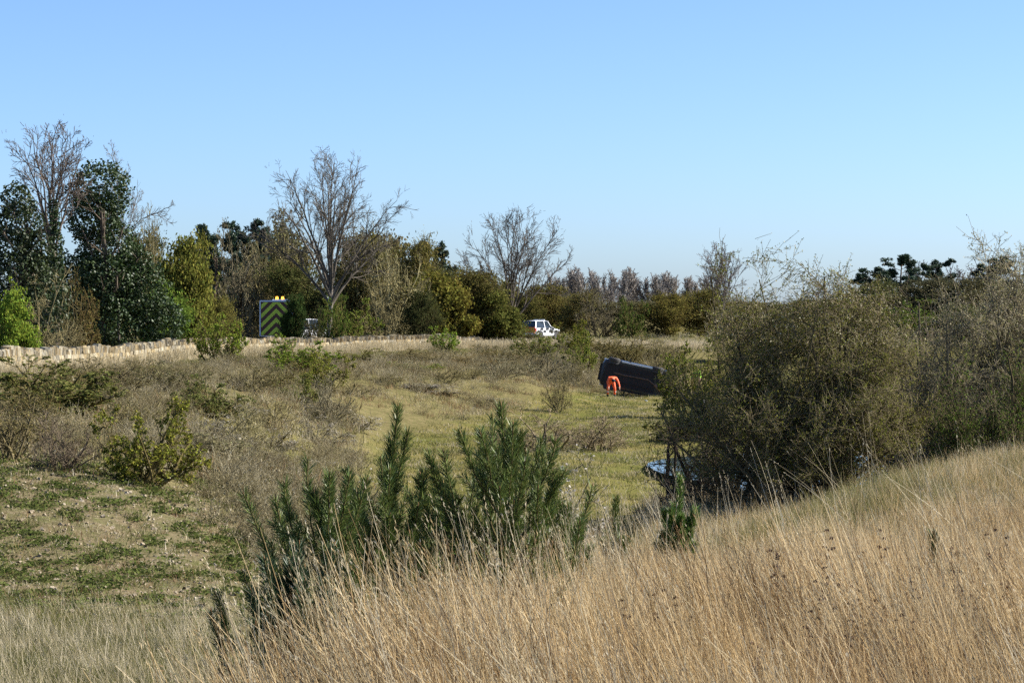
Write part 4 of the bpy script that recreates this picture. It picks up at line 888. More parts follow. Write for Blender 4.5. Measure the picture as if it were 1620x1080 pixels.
def car(root, L, W, H, belt, hood, paint, clear=.2, wr=.33, hood_x=.27, cow=.33, roof0=.46, roof1=.86, rear=.97, under=False, trunk=None):
    """x forward from -L/2 (rear) to L/2 (front); z=0 ground"""
    def st(u): return L * (.5 - u)
    # lower body : stations (u from nose) of bottom, shoulder height, half width
    prof = [(0, clear + .22, hood - .36, .45), (.012, clear + .12, hood - .26, .66), (.04, clear + .05, hood - .14, .84), (.10, clear, hood - .06, .96), (hood_x * .7, clear, hood, 1), (cow, clear, belt - .02, 1), (.5, clear, belt, 1), (.72, clear, belt + .01, 1), (.9, clear + .02, belt + .02, .98), (.95, clear + .05, belt - .01, .95), (.985, clear + .12, belt - .06, .80), (1, clear + .22, belt - .14, .58)]
    b = MB(); ring = []
    for u, zb, zt, wk in prof:
        hw = W / 2 * wk; x = st(u)
        ring.append([(x, -hw * .86, zb), (x, -hw * .97, zb + .12), (x, -hw, zb + (zt - zb) * .55), (x, -hw * .95, zt - .03), (x, -hw * .8, zt), (x, hw * .8, zt), (x, hw * .95, zt - .03), (x, hw, zb + (zt - zb) * .55), (x, hw * .97, zb + .12), (x, hw * .86, zb)])
    k = 10; vs = [p for r_ in ring for p in r_]; n = len(ring)
    b.add(vs, [(i * k + j, i * k + (j + 1) % k, (i + 1) * k + (j + 1) % k, (i + 1) * k + j) for i in range(n - 1) for j in range(k)] + [tuple(range(k)), tuple((n - 1) * k + j for j in range(k - 1, -1, -1))])
    b.build('body', paint, root, sm=False)
    # greenhouse : dark glass volume, roof and pillars proud of it
    hb = W / 2 * .93; ht = W / 2 * .74
    g = MB(); G = [(st(cow), hb, belt - .05), (st(roof0), ht, H - .04), (st(roof1), ht, H - .05), (st(rear), hb * .95, belt - .05)]
    vs = [(x, -y, z) for x, y, z in G] + [(x, y, z) for x, y, z in G]
    g.add(vs, [(0, 1, 2, 3), (7, 6, 5, 4), (0, 4, 5, 1), (1, 5, 6, 2), (2, 6, 7, 3)]); g.build('window', M_GLASS, root)
    rf = MB(); xs = np.linspace(st(roof0) + .05, st(roof1) - .05, 5); vs = []
    for i, x in enumerate(xs):
        e = .02 if 0 < i < 4 else -.005
        vs += [(x, -ht - .02, H - .05), (x, -ht * .8, H - .02 + e * .5), (x, 0, H + e), (x, ht * .8, H - .02 + e * .5), (x, ht + .02, H - .05)]
    rf.add(vs, [(i * 5 + j, (i + 1) * 5 + j, (i + 1) * 5 + j + 1, i * 5 + j + 1) for i in range(4) for j in range(4)]); rf.build('roof', paint, root)
    for s in (-1, 1):
        for (x0, x1, wd) in ((st(cow), st(roof0), .07), (st(.62), st(.62), .08), (st(rear), st(roof1), .16)):
            p = MB(); a = Vector((x0, s * (hb * (.95 if x0 == st(rear) else 1) + .012), belt - .05)); c = Vector((x1, s * (ht + .012), H - .045)); dx = Vector((wd / 2, 0, 0)); dy = Vector((0, -s * .05, 0))
            v8 = [a - dx, a + dx, c + dx, c - dx]; v8 += [v + dy for v in v8]
            p.add(v8, [(0, 1, 2, 3), (7, 6, 5, 4), (0, 4, 5, 1), (1, 5, 6, 2), (2, 6, 7, 3), (3, 7, 4, 0)]); p.build('pillar', paint, root)
        lm = MB(); lm.box((st(.035), s * W * .36, hood - .2), (.16, W * .18, .13)); lm.build('headlight', M_LAMP, root)
        lm = MB(); lm.box((st(.985), s * W * .40, belt - .16), (.12, W * .10, .3)); lm.build('tail_light', M_RED, root)
        mi = MB(); mi.box((st(cow + .05), s * (W / 2 + .08), belt + .05), (.1, .2, .14), taper=.85); mi.build('mirror', paint, root)
        for u in (.17, .80):
            wheel(root, 'wheel', (st(u), s * (W / 2 - (.04 if under else .10)), wr - (.1 if under else 0)), wr, .21, s)
            ar = MB(); ar.cyl((st(u), s * (W / 2 - .3), wr + .02), (st(u), s * (W / 2 + .004), wr + .02), wr * 1.13, 20); ar.build('wheel_arch', M_TYRE, root)
        for u in (.42, .66):
            hd = MB(); hd.box((st(u) - .25, s * (W / 2 + .012), belt - .12), (.18, .03, .03)); hd.build('door_handle', paint, root)
    for u, nm in ((-.004, 'front_bumper'), (1.004, 'rear_bumper')):
        bp = MB(); bp.box((st(u), 0, clear + .27), (.12, W * .56, .22), taper=.95); bp.build(nm, paint if not under else M_UNDER, root)
    if under:
        u = MB(); u.box((0, 0, clear - .015), (L * .62, W * .72, .06)); u.build('floor_pan', M_UNDER, root)
        u = MB(); u.box((L * .33, 0, clear - .03), (L * .2, W * .66, .1), taper=.9); u.build('engine_tray', M_UNDER, root)
        u = MB(); u.box((-L * .36, W * .1, clear - .02), (L * .16, W * .5, .12), taper=.85); u.build('fuel_tank', M_UNDER, root)
        for s in (-1, 1):
            sl_ = MB(); sl_.box((-.05, s * W * .462, clear + .0), (L * .46, .09, .10)); sl_.build('sill', M_SILVER if s > 0 else M_UNDER, root)  # upper sill made silver: its sunlit edge is put into the colour
        ex = MB(); pts_ = [(L * .3, .1, clear - .07), (L * .12, .08, clear - .08), (-L * .2, .12, clear - .08), (-L * .34, -.2, clear - .06), (-L * .49, -.45, clear - .02)]
        for a, c in zip(pts_, pts_[1:]): ex.cyl(a, c, .035, 8)
        ex.cyl((-L * .30, -.1, clear - .06), (-L * .42, -.42, clear - .05), .10, 10); ex.build('exhaust', M_RUST, root)
        for uu in (.17, .80):
            ax = MB(); ax.cyl((st(uu), -W * .42, wr - .02), (st(uu), W * .42, wr - .02), .05, 8); ax.box((st(uu), 0, wr - .03), (.24, W * .5, .08)); ax.build('axle', M_UNDER, root)
        for s in (-1, 1):
            sp = MB(); sp.box((L * .0, s * W * .2, clear - .05), (L * .5, .08, .06)); sp.build('chassis_rail', M_UNDER, root)

# the overturned car, on its side with the underside towards the camera
def crashed_car():
    Y = 147.0; x = X_at(1003, Y); z = gz(x, Y)
    L, W, H = 4.3, 1.86, 1.62
    root = obj('overturned_car', None, loc=(x, Y, Z_at(599, Y)))
    tag(root, 'black car lying on its side with its underside and wheels towards us', 'car')
    # local: x fwd, y left, z up -> world: z(up)->+Y (away), y->Z (up), x->-X
    Rm = Matrix(((-1, 0, 0), (0, 0, 1), (0, 1, 0)))
    Rm = Matrix.Rotation(R(-8), 3, 'Z') @ Matrix.Rotation(R(12), 3, 'Y') @ Rm
    root.rotation_euler = Rm.to_euler()
    inner = root
    car(inner, L, W, H, .98, .95, M_BLACK, under=True)
    sill = [c for c in root.children]
    return root
crashed_car()
def debris(px, py, Y, sc, lab, seed):
    rr = random.Random(seed); x = X_at(px, Y); n = 7; top = [(rr.uniform(.6, 1) * math.cos(k * 6.283 / n), rr.uniform(.6, 1) * math.sin(k * 6.283 / n), rr.uniform(-.1, .25)) for k in range(n)]
    mb = MB(); mb.add([(a * sc, b * sc, c * sc + .05) for a, b, c in top] + [(a * sc * .9, b * sc * .9, c * sc) for a, b, c in top], [tuple(range(n)), tuple(range(2 * n - 1, n - 1, -1))] + [(n + k, n + (k + 1) % n, (k + 1) % n, k) for k in range(n)])
    tag(mb.build('debris', M_WHITE, loc=(x, Y, gz(x, Y) + .06), rot=(.5, .1, rr.uniform(0, 3))), lab, 'debris')
debris(1022, 631, 142, .12, 'small white fragment on the grass below the overturned car', 1)
debris(921, 586, 163, .13, 'small white fragment on the bank left of the overturned car', 2)
debris(1116, 625, 139, .3, 'white plastic panel lying right of the overturned car', 3)

# chevron lorry on the lane
def clip_half(poly, a, b, c):
    out = []
    for i in range(len(poly)):
        p, q = poly[i], poly[(i + 1) % len(poly)]; fp = a * p[0] + b * p[1] - c; fq = a * q[0] + b * q[1] - c
        if fp <= 0: out.append(p)
        if fp * fq < 0: t = fp / (fp - fq); out.append((p[0] + (q[0] - p[0]) * t, p[1] + (q[1] - p[1]) * t))
    return out
def lorry():
    p, d, zr = road_at(178.0); x = X_at(437, 178.0); z = zr
    ang = R(6.6)          # local +y = driving away from us
    root = empty('chevron_lorry', (x, 178.0, z), 'highway lorry seen from behind with yellow chevron rear panel and amber beacons', 'lorry', rz=ang)
    W, H = 2.35, 3.5; z0 = .95; L = 5.2
    b = MB(); b.box((0, L / 2 + .05, (z0 + H) / 2), (W, L, H - z0)); b.build('box_body', M_WHITE, root)
    pan = MB(); pan.box((0, .03, (z0 + H) / 2), (W * .97, .03, (H - z0) * .97)); pn = pan.build('rear_panel', M_CRED, root)
    sw = .34; hw = W * .47; zb, zt = z0 + .06, H - .06
    for s in (-1, 1):
        for k in range(-3, 14):
            if k % 2: continue
            c0 = zb - 1.6 + k * sw
            poly = [(0, zb), (s * hw, zb), (s * hw, zt), (0, zt)]
            # band: c0 <= z + 1.0*|x| - ... < c0+sw  (inverted V)
            poly = clip_half(poly, 1.0 * s, 1, c0 + sw + 1.2); poly = clip_half(poly, -1.0 * s, -1, -(c0 + 1.2)) if poly else poly
            if len(poly) >= 3:
                m = MB(); n = len(poly); v = [(q[0], .002, q[1]) for q in poly] + [(q[0], .014, q[1]) for q in poly]
                m.add(v, [tuple(range(n)), tuple(range(2 * n - 1, n - 1, -1))] + [(i, n + i, n + (i + 1) % n, (i + 1) % n) for i in range(n)]); m.build('chevron_stripe', M_YEL, pn)
    fr = MB()
    for sx in (-1, 1): fr.box((sx * (W / 2 + .01), .02, (z0 + H) / 2), (.07, .10, H - z0))
    fr.box((0, .02, H + .03), (W + .09, .14, .10)); fr.build('rear_frame', M_BLUEGREY, root)
    bu = MB(); bu.box((0, -.02, .62), (W * .98, .16, .22)); bu.build('rear_bumper', M_CHECK, root)
    ch = MB(); ch.box((0, L / 2 + .6, .75), (1.0, L + 1.6, .25)); ch.build('chassis', M_CHECK, root)
    cab = MB(); cab.box((0, L + 1.1, 1.55), (2.15, 1.7, 1.9), taper=.93); cb = cab.build('cab', M_WHITE, root)
    for s in (-1, 1):
        wn = MB(); wn.box((s * 1.06, L + 1.15, 1.95), (.04, 1.0, .7)); wn.build('cab_window', M_GLASS, cb)
        tl = MB(); tl.box((s * .95, -.11, .64), (.3, .05, .13)); tl.build('tail_light', M_RED, root)
        for yy in (1.3, L + .9):
            t = MB(); t.cyl((s * .80, yy, .45), (s * 1.12, yy, .45), .45, 18); wh = t.build('wheel', M_TYRE, root)
            t = MB(); t.cyl((s * 1.0, yy, .45), (s * 1.135, yy, .45), .24, 12); t.build('rim', M_RIM, wh)
    bar = MB(); bar.box((.28, .3, H + .11), (1.15, .3, .08)); bar.build('light_bar', M_WHITE, root)
    for dx in (.0, .42):
        be = MB(); be.cyl((.06 + dx, .3, H + .15), (.06 + dx, .3, H + .36), .12, 12, r2=.08); be.build('beacon', M_AMBER, root)
lorry()

def patrol_car():
    Y = 226.0; x = X_at(855, Y); z = Z_at(536, Y); z = max(z, gz(x, Y) + .02)
    root = empty('patrol_car', (x, Y, z), 'white patrol car with dark checks and an orange rear on the lane', 'car', rz=R(90 - 32))
    L, W, H = 4.4, 1.8, 1.72
    car(root, L, W, H, 1.05, 1.0, M_WHITE, wr=.36, clear=.24, roof1=.93, rear=.99)
    rp = MB(); rp.box((-L / 2 - .03, 0, .86), (.05, W * .82, .52)); p = rp.build('rear_panel', M_ORANGE, root)
    for s in (-1, 1):
        for k in range(3):
            st_ = MB(); st_.box((-L / 2 - .058, s * (.2 + .24 * k), .86), (.006, .09, .55), M=Matrix.Rotation(s * .6, 3, 'X')); st_.build('chevron_stripe', M_YEL, p)
    rw = MB(); rw.box((-L / 2 + .17, 0, 1.42), (.05, W * .66, .42), M=Matrix.Rotation(.2, 3, 'Y')); rw.build('rear_window', M_GLASS, root)
    for s in (-1, 1):
        for k in range(7):
            ck = MB(); ck.box((-1.7 + k * .5, s * (W / 2 + .012), .72 + (k % 2) * .22), (.46, .02, .2)); ck.build('check', M_CHECK, root)
    lb = MB(); lb.box((-.2, 0, H + .06), (.25, 1.1, .1)); lb.build('light_bar', M_SILVER, root)
patrol_car()
def white_car():
    Y = 184.0; p, d, z = road_at(Y); x = X_at(488, Y)
    root = empty('white_van', (x, Y + 1.5, z), 'white van mostly hidden by the evergreen bush right of the lorry', 'van', rz=R(35))
    car(root, 4.9, 1.95, 2.25, 1.45, 1.35, M_WHITE, wr=.36, clear=.28, roof1=.95, rear=.99)
white_car()

# ------------------------------------------------------------------ people
def person(label, loc, rz, joints, edges, zones, scale=1.0):
    """joints: name -> (x,y,z,r, zone)"""
    names = list(joints); me = bpy.data.meshes.new('body'); me.from_pydata([joints[n][:3] for n in names], [(names.index(a), names.index(b)) for a, b in edges], [])
    o = bpy.data.objects.new('body_source', me); COL.objects.link(o)
    o.modifiers.new('skin', 'SKIN'); sv = me.skin_vertices[0].data
    for i, n in enumerate(names): sv[i].radius = (joints[n][3], joints[n][3] * (joints[n][5] if len(joints[n]) > 5 else 1)); sv[i].use_root = (n == 'pelvis')
    sb = o.modifiers.new('sub', 'SUBSURF'); sb.levels = 2; sb.render_levels = 2
    dg = bpy.context.evaluated_depsgraph_get(); em = bpy.data.meshes.new_from_object(o.evaluated_get(dg)); bpy.data.objects.remove(o)
    em.name = 'body'; zn = list(zones); em.materials.clear()
    for zz in zn: em.materials.append(zones[zz])
    J = np.array([joints[n][:3] for n in names]); cz = np.zeros(len(em.polygons) * 3); em.polygons.foreach_get('center', cz); cz = cz.reshape(-1, 3)
    # nearest bone point decides the cloth
    best = np.full(len(cz), 1e9); mi = np.zeros(len(cz), np.int32)
    for a, b in edges:
        A = np.array(joints[a][:3]); B = np.array(joints[b][:3]); t = np.clip(((cz - A) @ (B - A)) / ((B - A) @ (B - A)), 0, 1)
        dd = np.linalg.norm(cz - (A + t[:, None] * (B - A)), axis=1); zi = np.where(t < .5, zn.index(joints[a][4]), zn.index(joints[b][4])); k = dd < best; best[k] = dd[k]; mi[k] = zi[k]
    em.polygons.foreach_set('material_index', mi); em.polygons.foreach_set('use_smooth', np.ones(len(cz), bool))
    root = obj('person', em, loc=loc, rot=(0, 0, rz), scale=(scale,) * 3); tag(root, label, 'person')
    return root
M_SKIN = plain('skin', (.45, .26, .18), .6); M_HIVIS = plain('orange_workwear', (.90, .13, .035), .7, noise=.15); M_BOOT = plain('boots', (.02, .018, .016), .7); M_HAIR = plain('dark_hair', (.015, .013, .014), .8)
M_HIVG = plain('green_hivis', (.42, .85, .06), .7); M_TROU = plain('dark_trousers', (.03, .035, .05), .8); M_REFL = plain('reflective_tape', (.6, .62, .62), .4)
def fingers(j, e, hand, side, base, dirv, zone='skin'):
    d = Vector(dirv).normalized(); sd = d.orthogonal().normalized()
    for i, (off, ln) in enumerate(((-.03, .07), (-.01, .085), (.01, .08), (.03, .065))):
        a = Vector(base) + sd * off + d * .05; b = a + d * ln * .6; c = b + (d * .6 + Vector((0, 0, -.5))) * ln * .5
        j[f'{side}f{i}a'] = (*a, .010, zone); j[f'{side}f{i}b'] = (*b, .009, zone); j[f'{side}f{i}c'] = (*c, .008, zone)
        e += [(hand, f'{side}f{i}a'), (f'{side}f{i}a', f'{side}f{i}b'), (f'{side}f{i}b', f'{side}f{i}c')]
    a = Vector(base) + sd * .05; b = a + (sd * .6 + d * .6) * .06; j[side + 'ta'] = (*a, .012, zone); j[side + 'tb'] = (*b, .010, zone); e += [(hand, side + 'ta'), (side + 'ta', side + 'tb')]
def head_bits(root, c, fwd, r=.105, hairmat=M_HAIR, helmet=False):
    """ears, nose, eyes, mouth and hair on a head at c looking along fwd"""
    f = Vector(fwd).normalized(); up = Vector((0, 0, 1)); up = (up - f * up.dot(f)).normalized(); sd = f.cross(up); c = Vector(c)
    mb = MB()
    mb.box(c + f * r * 1.0 - up * r * .1, (.03, .03, .045)); 
    for s in (-1, 1): mb.box(c + sd * s * r * .95 - up * .01, (.02, .03, .05))
    mb.build('face', M_SKIN, root)
    hb = MB(); n, k = 12, 6; vs = []
    for i in range(k):
        t = i / (k - 1) * 1.75
        for q in range(n):
            a = q * 6.283 / n; axis = (up * .9 - f * .45).normalized(); u = sd; v = axis.cross(u); rr = r * 1.14
            vs.append(c + (axis * math.cos(t) + (u * math.cos(a) + v * math.sin(a)) * math.sin(t)) * rr + up * .01)
    hb.add(vs, [(i * n + q, i * n + (q + 1) % n, (i + 1) * n + (q + 1) % n, (i + 1) * n + q) for i in range(k - 1) for q in range(n)]); hb.build('hair', hairmat, root, sm=True)
def bending_worker():
    Y = 144.9; x = X_at(967.5, Y); z = max(gz(x, Y), Z_at(620, Y) - .0)
    z = gz(x, Y)
    j = {'pelvis': (0, .12, .95, .17, 'suit'), 'spine': (0, -.06, 1.15, .165, 'suit'), 'chest': (0, -.30, 1.21, .18, 'suit'), 'neck': (0, -.48, 1.13, .07, 'suit'), 'head': (.0, -.60, 1.03, .10, 'skin'), 'crown': (.0, -.68, .96, .08, 'skin')}
    e = [('pelvis', 'spine'), ('spine', 'chest'), ('chest', 'neck'), ('neck', 'head'), ('head', 'crown')]
    for s, sx in (('l', -1), ('r', 1)):
        j.update({s + 'hip': (sx * .13, .12, .90, .125, 'suit'), s + 'knee': (sx * .20, .04 - .04 * sx, .49, .085, 'suit'), s + 'shin': (sx * .21, .10, .25, .07, 'suit'), s + 'ank': (sx * .22, .14, .10, .06, 'boot'), s + 'toe': (sx * .23, -.05, .05, .05, 'boot'),
                  s + 'sho': (sx * .22, -.36, 1.16, .09, 'suit'), s + 'elb': (sx * .33, -.46, .90, .065, 'suit'), s + 'wri': (sx * .33 + .05, -.60, .67, .045, 'suit'), s + 'hand': (sx * .33 + .05, -.63, .60, .045, 'skin')})
        e += [('pelvis', s + 'hip'), (s + 'hip', s + 'knee'), (s + 'knee', s + 'shin'), (s + 'shin', s + 'ank'), (s + 'ank', s + 'toe'), ('chest', s + 'sho'), (s + 'sho', s + 'elb'), (s + 'elb', s + 'wri'), (s + 'wri', s + 'hand')]
        fingers(j, e, s + 'hand', s, j[s + 'hand'][:3], (0, -.15, -1))
    root = person('person in orange workwear bending forward beside the overturned car', (x, Y, z), R(8), j, e, {'suit': M_HIVIS, 'skin': M_SKIN, 'boot': M_BOOT})
    head_bits(root, (0, -.62, 1.0), (0, -.5, -.75))
    for s in (-1, 1):
        t = MB(); t.cyl((s * .205, .085, .30), (s * .21, .095, .36), .088, 12); t.build('reflective_band', M_REFL, root)
bending_worker()
def standing_person():
    Y = 150.0; x = X_at(1101, Y); z = gz(x, Y)
    j = {'pelvis': (0, 0, .96, .15, 'trou'), 'spine': (0, 0, 1.15, .15, 'vest'), 'chest': (0, .01, 1.38, .18, 'vest'), 'neck': (0, .01, 1.53, .06, 'skin'), 'head': (0, -.01, 1.65, .095, 'skin'), 'crown': (0, -.01, 1.74, .085, 'skin')}
    e = [('pelvis', 'spine'), ('spine', 'chest'), ('chest', 'neck'), ('neck', 'head'), ('head', 'crown')]
    for s, sx in (('l', -1), ('r', 1)):
        j.update({s + 'hip': (sx * .11, 0, .90, .115, 'trou'), s + 'knee': (sx * .13, -.02, .50, .075, 'trou'), s + 'ank': (sx * .14, .03, .10, .055, 'boot'), s + 'toe': (sx * .15, -.12, .05, .045, 'boot'), s + 'sho': (sx * .21, .01, 1.42, .08, 'vest'), s + 'elb': (sx * .29, .03, 1.12, .06, 'vest'), s + 'wri': (sx * .27, -.08, .90, .04, 'skin'), s + 'hand': (sx * .27, -.10, .83, .035, 'skin')})
        e += [('pelvis', s + 'hip'), (s + 'hip', s + 'knee'), (s + 'knee', s + 'ank'), (s + 'ank', s + 'toe'), ('chest', s + 'sho'), (s + 'sho', s + 'elb'), (s + 'elb', s + 'wri'), (s + 'wri', s + 'hand')]
        fingers(j, e, s + 'hand', s, j[s + 'hand'][:3], (0, -.1, -1))
    root = person('person in bright green jacket standing behind the left side of the very large bush', (x, Y, z), R(-20), j, e, {'vest': M_HIVG, 'skin': M_SKIN, 'trou': M_TROU, 'boot': M_BOOT})
    head_bits(root, (0, -.01, 1.69), (0, -1, 0))
standing_person()

# ------------------------------------------------------------------ young pines in the foreground
def shoot_needles(rng, P, n, ln, ang=(.45, 1.0), t0=0.02):
    """needles round shoots P (N,K,3): n per shoot, bottlebrush"""
    N, K, _ = P.shape; r = np.repeat(np.arange(N), n); t = t0 + (1 - t0) * rng.random(N * n)
    i = np.clip((t * (K - 1)).astype(int), 0, K - 2); f = (t * (K - 1) - i)[:, None]
    p = P[r, i] * (1 - f) + P[r, i + 1] * f; T = unit(P[r, i + 1] - P[r, i]); U, W = orth(T); ph = rng.random(N * n) * 6.283
    s = U * np.cos(ph)[:, None] + W * np.sin(ph)[:, None]; a = ang[0] + (ang[1] - ang[0]) * rng.random(N * n)
    d = T * np.cos(a)[:, None] + s * np.sin(a)[:, None]; L = ln * (.75 + .5 * rng.random(N * n))
    sd = np.cross(d, rdirs(rng, N * n)); sd = unit(sd) * .0019
    V = np.stack([p, p + d * L[:, None] * .45 + sd * 1.2, p + d * L[:, None] + T * .008, p + d * L[:, None] * .45 - sd * 1.2], 1).reshape(-1, 3)
    b = np.arange(N * n)[:, None] * 4
    return V, b + np.array([[0, 1, 2, 3]]), np.zeros((0, 3), int), np.repeat(rng.random(N * n), 4)
def pine_sapling(name, label, px, Y, top, seed, whorls, spread, leaders=3, needle=.062, n_needles=140, lean=0, leadlen=.42, col=(.095, .128, .032), base_drop=0, side_bias=0, tipk=1.0):
    rng = np.random.default_rng(seed); x = X_at(px, Y); z = gz(x, Y) - base_drop; H = Z_at(top, Y) - z
    root = empty(name, (x, Y, z), label, 'pine sapling')
    tl = H - leadlen * .9
    P0 = polyline(rng, np.array([[0, 0, -.05]]), unit(np.array([[lean, 0, 1.]])), np.array([tl]), 9, .02, .03); R0 = np.linspace(.022, .009, 9)[None]
    tip = P0[0, -1]
    shoots = []
    # leader candles
    d = np.stack([np.linspace(-.28, .28, leaders + 1)[1:] * rng.choice([-1, 1]) + rng.normal(0, .05, leaders), rng.normal(0, .14, leaders), np.ones(leaders)], -1); d[0] = (lean * .5, 0, 1); ln = leadlen * (.62 + .3 * rng.random(leaders)); ln[0] = leadlen
    shoots.append(polyline(rng, np.repeat(tip[None], leaders, 0), unit(d), ln, 6, .03, .10))
    BP = []; BR = []
    for wi in range(whorls):
        f = .12 + .86 * (wi + rng.random() * .4) / whorls; nb = rng.integers(5, 8); i = f * 8; a0 = rng.random() * 6.283
        k = min(int(i), 7); p = P0[0, k] * (1 - (i - k)) + P0[0, k + 1] * (i - k)
        for b in range(nb):
            az = a0 + b * 6.283 / nb + rng.normal(0, .25); el = rng.uniform(.25, .6) + f * .45
            L = spread * (1.05 - f * .68) * rng.uniform(.7, 1.1) * (1 + side_bias * math.cos(az))
            P = polyline(rng, p[None], np.array([[math.cos(az) * math.cos(el), math.sin(az) * math.cos(el), math.sin(el)]]), np.array([max(.12, L)]), 6, .06, .085); BP.append(P[0]); BR.append(np.linspace(.009, .004, 6))
    BP = np.array(BP); BR = np.array(BR)
    # branch ends and side shoots turn upward
    S2, R2 = offshoots(rng, BP, BR, 2, .35, .9, (.35, .8), None, 5, .06, .12, .7, .003, absolute=(.12 * tipk, .26 * tipk))
    tipsP = polyline(rng, BP[:, -1], unit(unit(BP[:, -1] - BP[:, -2]) + np.array([0, 0, .55])), (.2 + .22 * rng.random(len(BP))) * tipk, 5, .06, .10)
    v, q = tubes(P0, R0, 8); obj('trunk', mesh('trunk', v, q, mats=[M_BARK], smooth_sh=True), root, color=(.10, .075, .05))
    lead = shoots[0]; v, q = merge([tubes(BP, BR, 5), tubes(S2, R2, 4), tubes(tipsP, np.full((len(tipsP), 5), .004), 4), tubes(lead, np.full((len(lead), 6), .0055), 5)])
    obj('branches', mesh('branches', v, q, mats=[M_BARK]), root, color=(.09, .075, .035))
    Vs = []; Qs = []; Ts = []; As = []; b = 0
    for P, n, L in ((lead, int(n_needles * 3.4), needle * 1.05), (tipsP, int(n_needles * 1.7), needle), (S2, int(n_needles * .8), needle * .9), (BP[:, 2:], int(n_needles * .5), needle * .9), (P0[:, 3:], 700, needle)):
        V, Qd, Td, A = shoot_needles(rng, P, n, L); Vs.append(V); Qs.append(Qd + b); Ts.append(Td + b); As.append(A); b += len(V)
    obj('needles', mesh('needles', np.concatenate(Vs), np.concatenate(Qs), np.concatenate(Ts), attrs={'rnd': np.concatenate(As)}, mats=[M_NEEDLE]), root, color=col)
    # buds at the shoot tips
    C = np.concatenate([lead[:, -1], tipsP[:, -1]]); U = unit(np.concatenate([lead[:, -1] - lead[:, -2], tipsP[:, -1] - tipsP[:, -2]])); Pb = np.stack([C, C + U * .012, C + U * .026], 1)
    v, q = tubes(Pb, np.tile([.003, .004, .001], (len(C), 1)), 5); obj('buds', mesh('buds', v, q, mats=[M_BARK]), root, color=(.20, .12, .06))
    return root
pine_sapling('pine_sapling', 'middle pine sapling topped by three tall upright shoots', 606, 13.4, 648, 201, 5, .52, 3, leadlen=.60)
pine_sapling('pine_sapling', 'right hand pine sapling with the tallest single leading shoot', 790, 13.6, 640, 202, 5, .74, 3, leadlen=.50)
pine_sapling('pine_sapling', 'left pine sapling, lowest and widest, behind the leaning grass', 508, 12.9, 752, 203, 4, .66, 3, leadlen=.34, side_bias=-.2)
pine_sapling('pine_sapling', 'dense pine sapling between the middle and right hand ones', 700, 14.2, 764, 204, 4, .50, 3, leadlen=.3)
pine_sapling('pine_sapling', 'low dark pine sapling at the lower left of the clump', 455, 12.0, 890, 205, 4, .46, 3, leadlen=.25, col=(.036, .062, .026))
pine_sapling('pine_sapling', 'small pine sapling right of the clump, low in the grass', 868, 15.5, 782, 206, 3, .34, 2, tipk=.8, leadlen=.28)
pine_sapling('pine_sapling', 'thin single pine shoot standing alone between grass and pond', 972, 19.5, 786, 207, 2, .08, 1, leadlen=.3, n_needles=120, tipk=.3)
pine_sapling('pine_sapling', 'bright green pine sapling in the grass below the thorn bush', 1073, 20.5, 752, 208, 3, .17, 1, leadlen=.40, tipk=.4, col=(.10, .16, .035))
pine_sapling('pine_sapling', 'tiny pine seedling in the golden grass at right', 1478, 16.0, 838, 209, 1, .05, 1, tipk=.3, leadlen=.22, n_needles=110, col=(.07, .10, .04))

# ------------------------------------------------------------------ grass and ground cover (uncountable)
def grass_mat(name, c0, c1, c2, transl=.3):
    m, n, out = nodes(name); N = n.nodes.new
    oi = N('ShaderNodeObjectInfo'); at = N('ShaderNodeAttribute'); at.attribute_name = 'rnd'
    ad = N('ShaderNodeMath'); ad.operation = 'MULTIPLY_ADD'; ad.inputs[1].default_value = .45; n.links.new(oi.outputs['Random'], ad.inputs[0]); 
    m2 = N('ShaderNodeMath'); m2.operation = 'MULTIPLY'; m2.inputs[1].default_value = .55; n.links.new(at.outputs['Fac'], m2.inputs[0]); n.links.new(m2.outputs[0], ad.inputs[2])
    cr = N('ShaderNodeValToRGB'); e = cr.color_ramp.elements; e[0].color = (*c0, 1); e[1].color = (*c2, 1); k = e.new(.5); k.color = (*c1, 1); n.links.new(ad.outputs[0], cr.inputs[0])
    d = N('ShaderNodeBsdfDiffuse'); t = N('ShaderNodeBsdfTranslucent'); mx = N('ShaderNodeMixShader'); mx.inputs[0].default_value = transl
    n.links.new(cr.outputs[0], d.inputs[0]); n.links.new(cr.outputs[0], t.inputs[0]); n.links.new(d.outputs[0], mx.inputs[1]); n.links.new(t.outputs[0], mx.inputs[2]); n.links.new(mx.outputs[0], out.inputs[0]); return m
G_GOLD = grass_mat('grass_gold', (.18, .112, .045), (.435, .315, .158), (.62, .51, .32))
G_BROWN = grass_mat('grass_brown', (.08, .05, .028), (.19, .12, .06), (.33, .22, .12))
G_PALE = grass_mat('grass_pale', (.22, .18, .09), (.42, .355, .225), (.62, .56, .42))
G_OLIVE = grass_mat('grass_olive', (.10, .11, .03), (.20, .18, .07), (.32, .28, .15))
G_TURF = grass_mat('grass_turf', (.075, .085, .028), (.14, .135, .055), (.25, .215, .12))
G_GREEN = grass_mat('grass_green', (.065, .09, .02), (.115, .125, .035), (.19, .17, .07))
G_HERB = grass_mat('herb_leaf', (.05, .07, .018), (.085, .11, .028), (.13, .13, .05))
G_DEAD = grass_mat('dead_stem', (.14, .115, .055), (.24, .205, .115), (.44, .395, .28))
G_SEED = grass_mat('seed_head', (.08, .05, .035), (.14, .09, .06), (.20, .14, .10), 0)
G_STONE = grass_mat('pale_stone', (.20, .16, .10), (.29, .24, .17), (.40, .36, .28), 0)

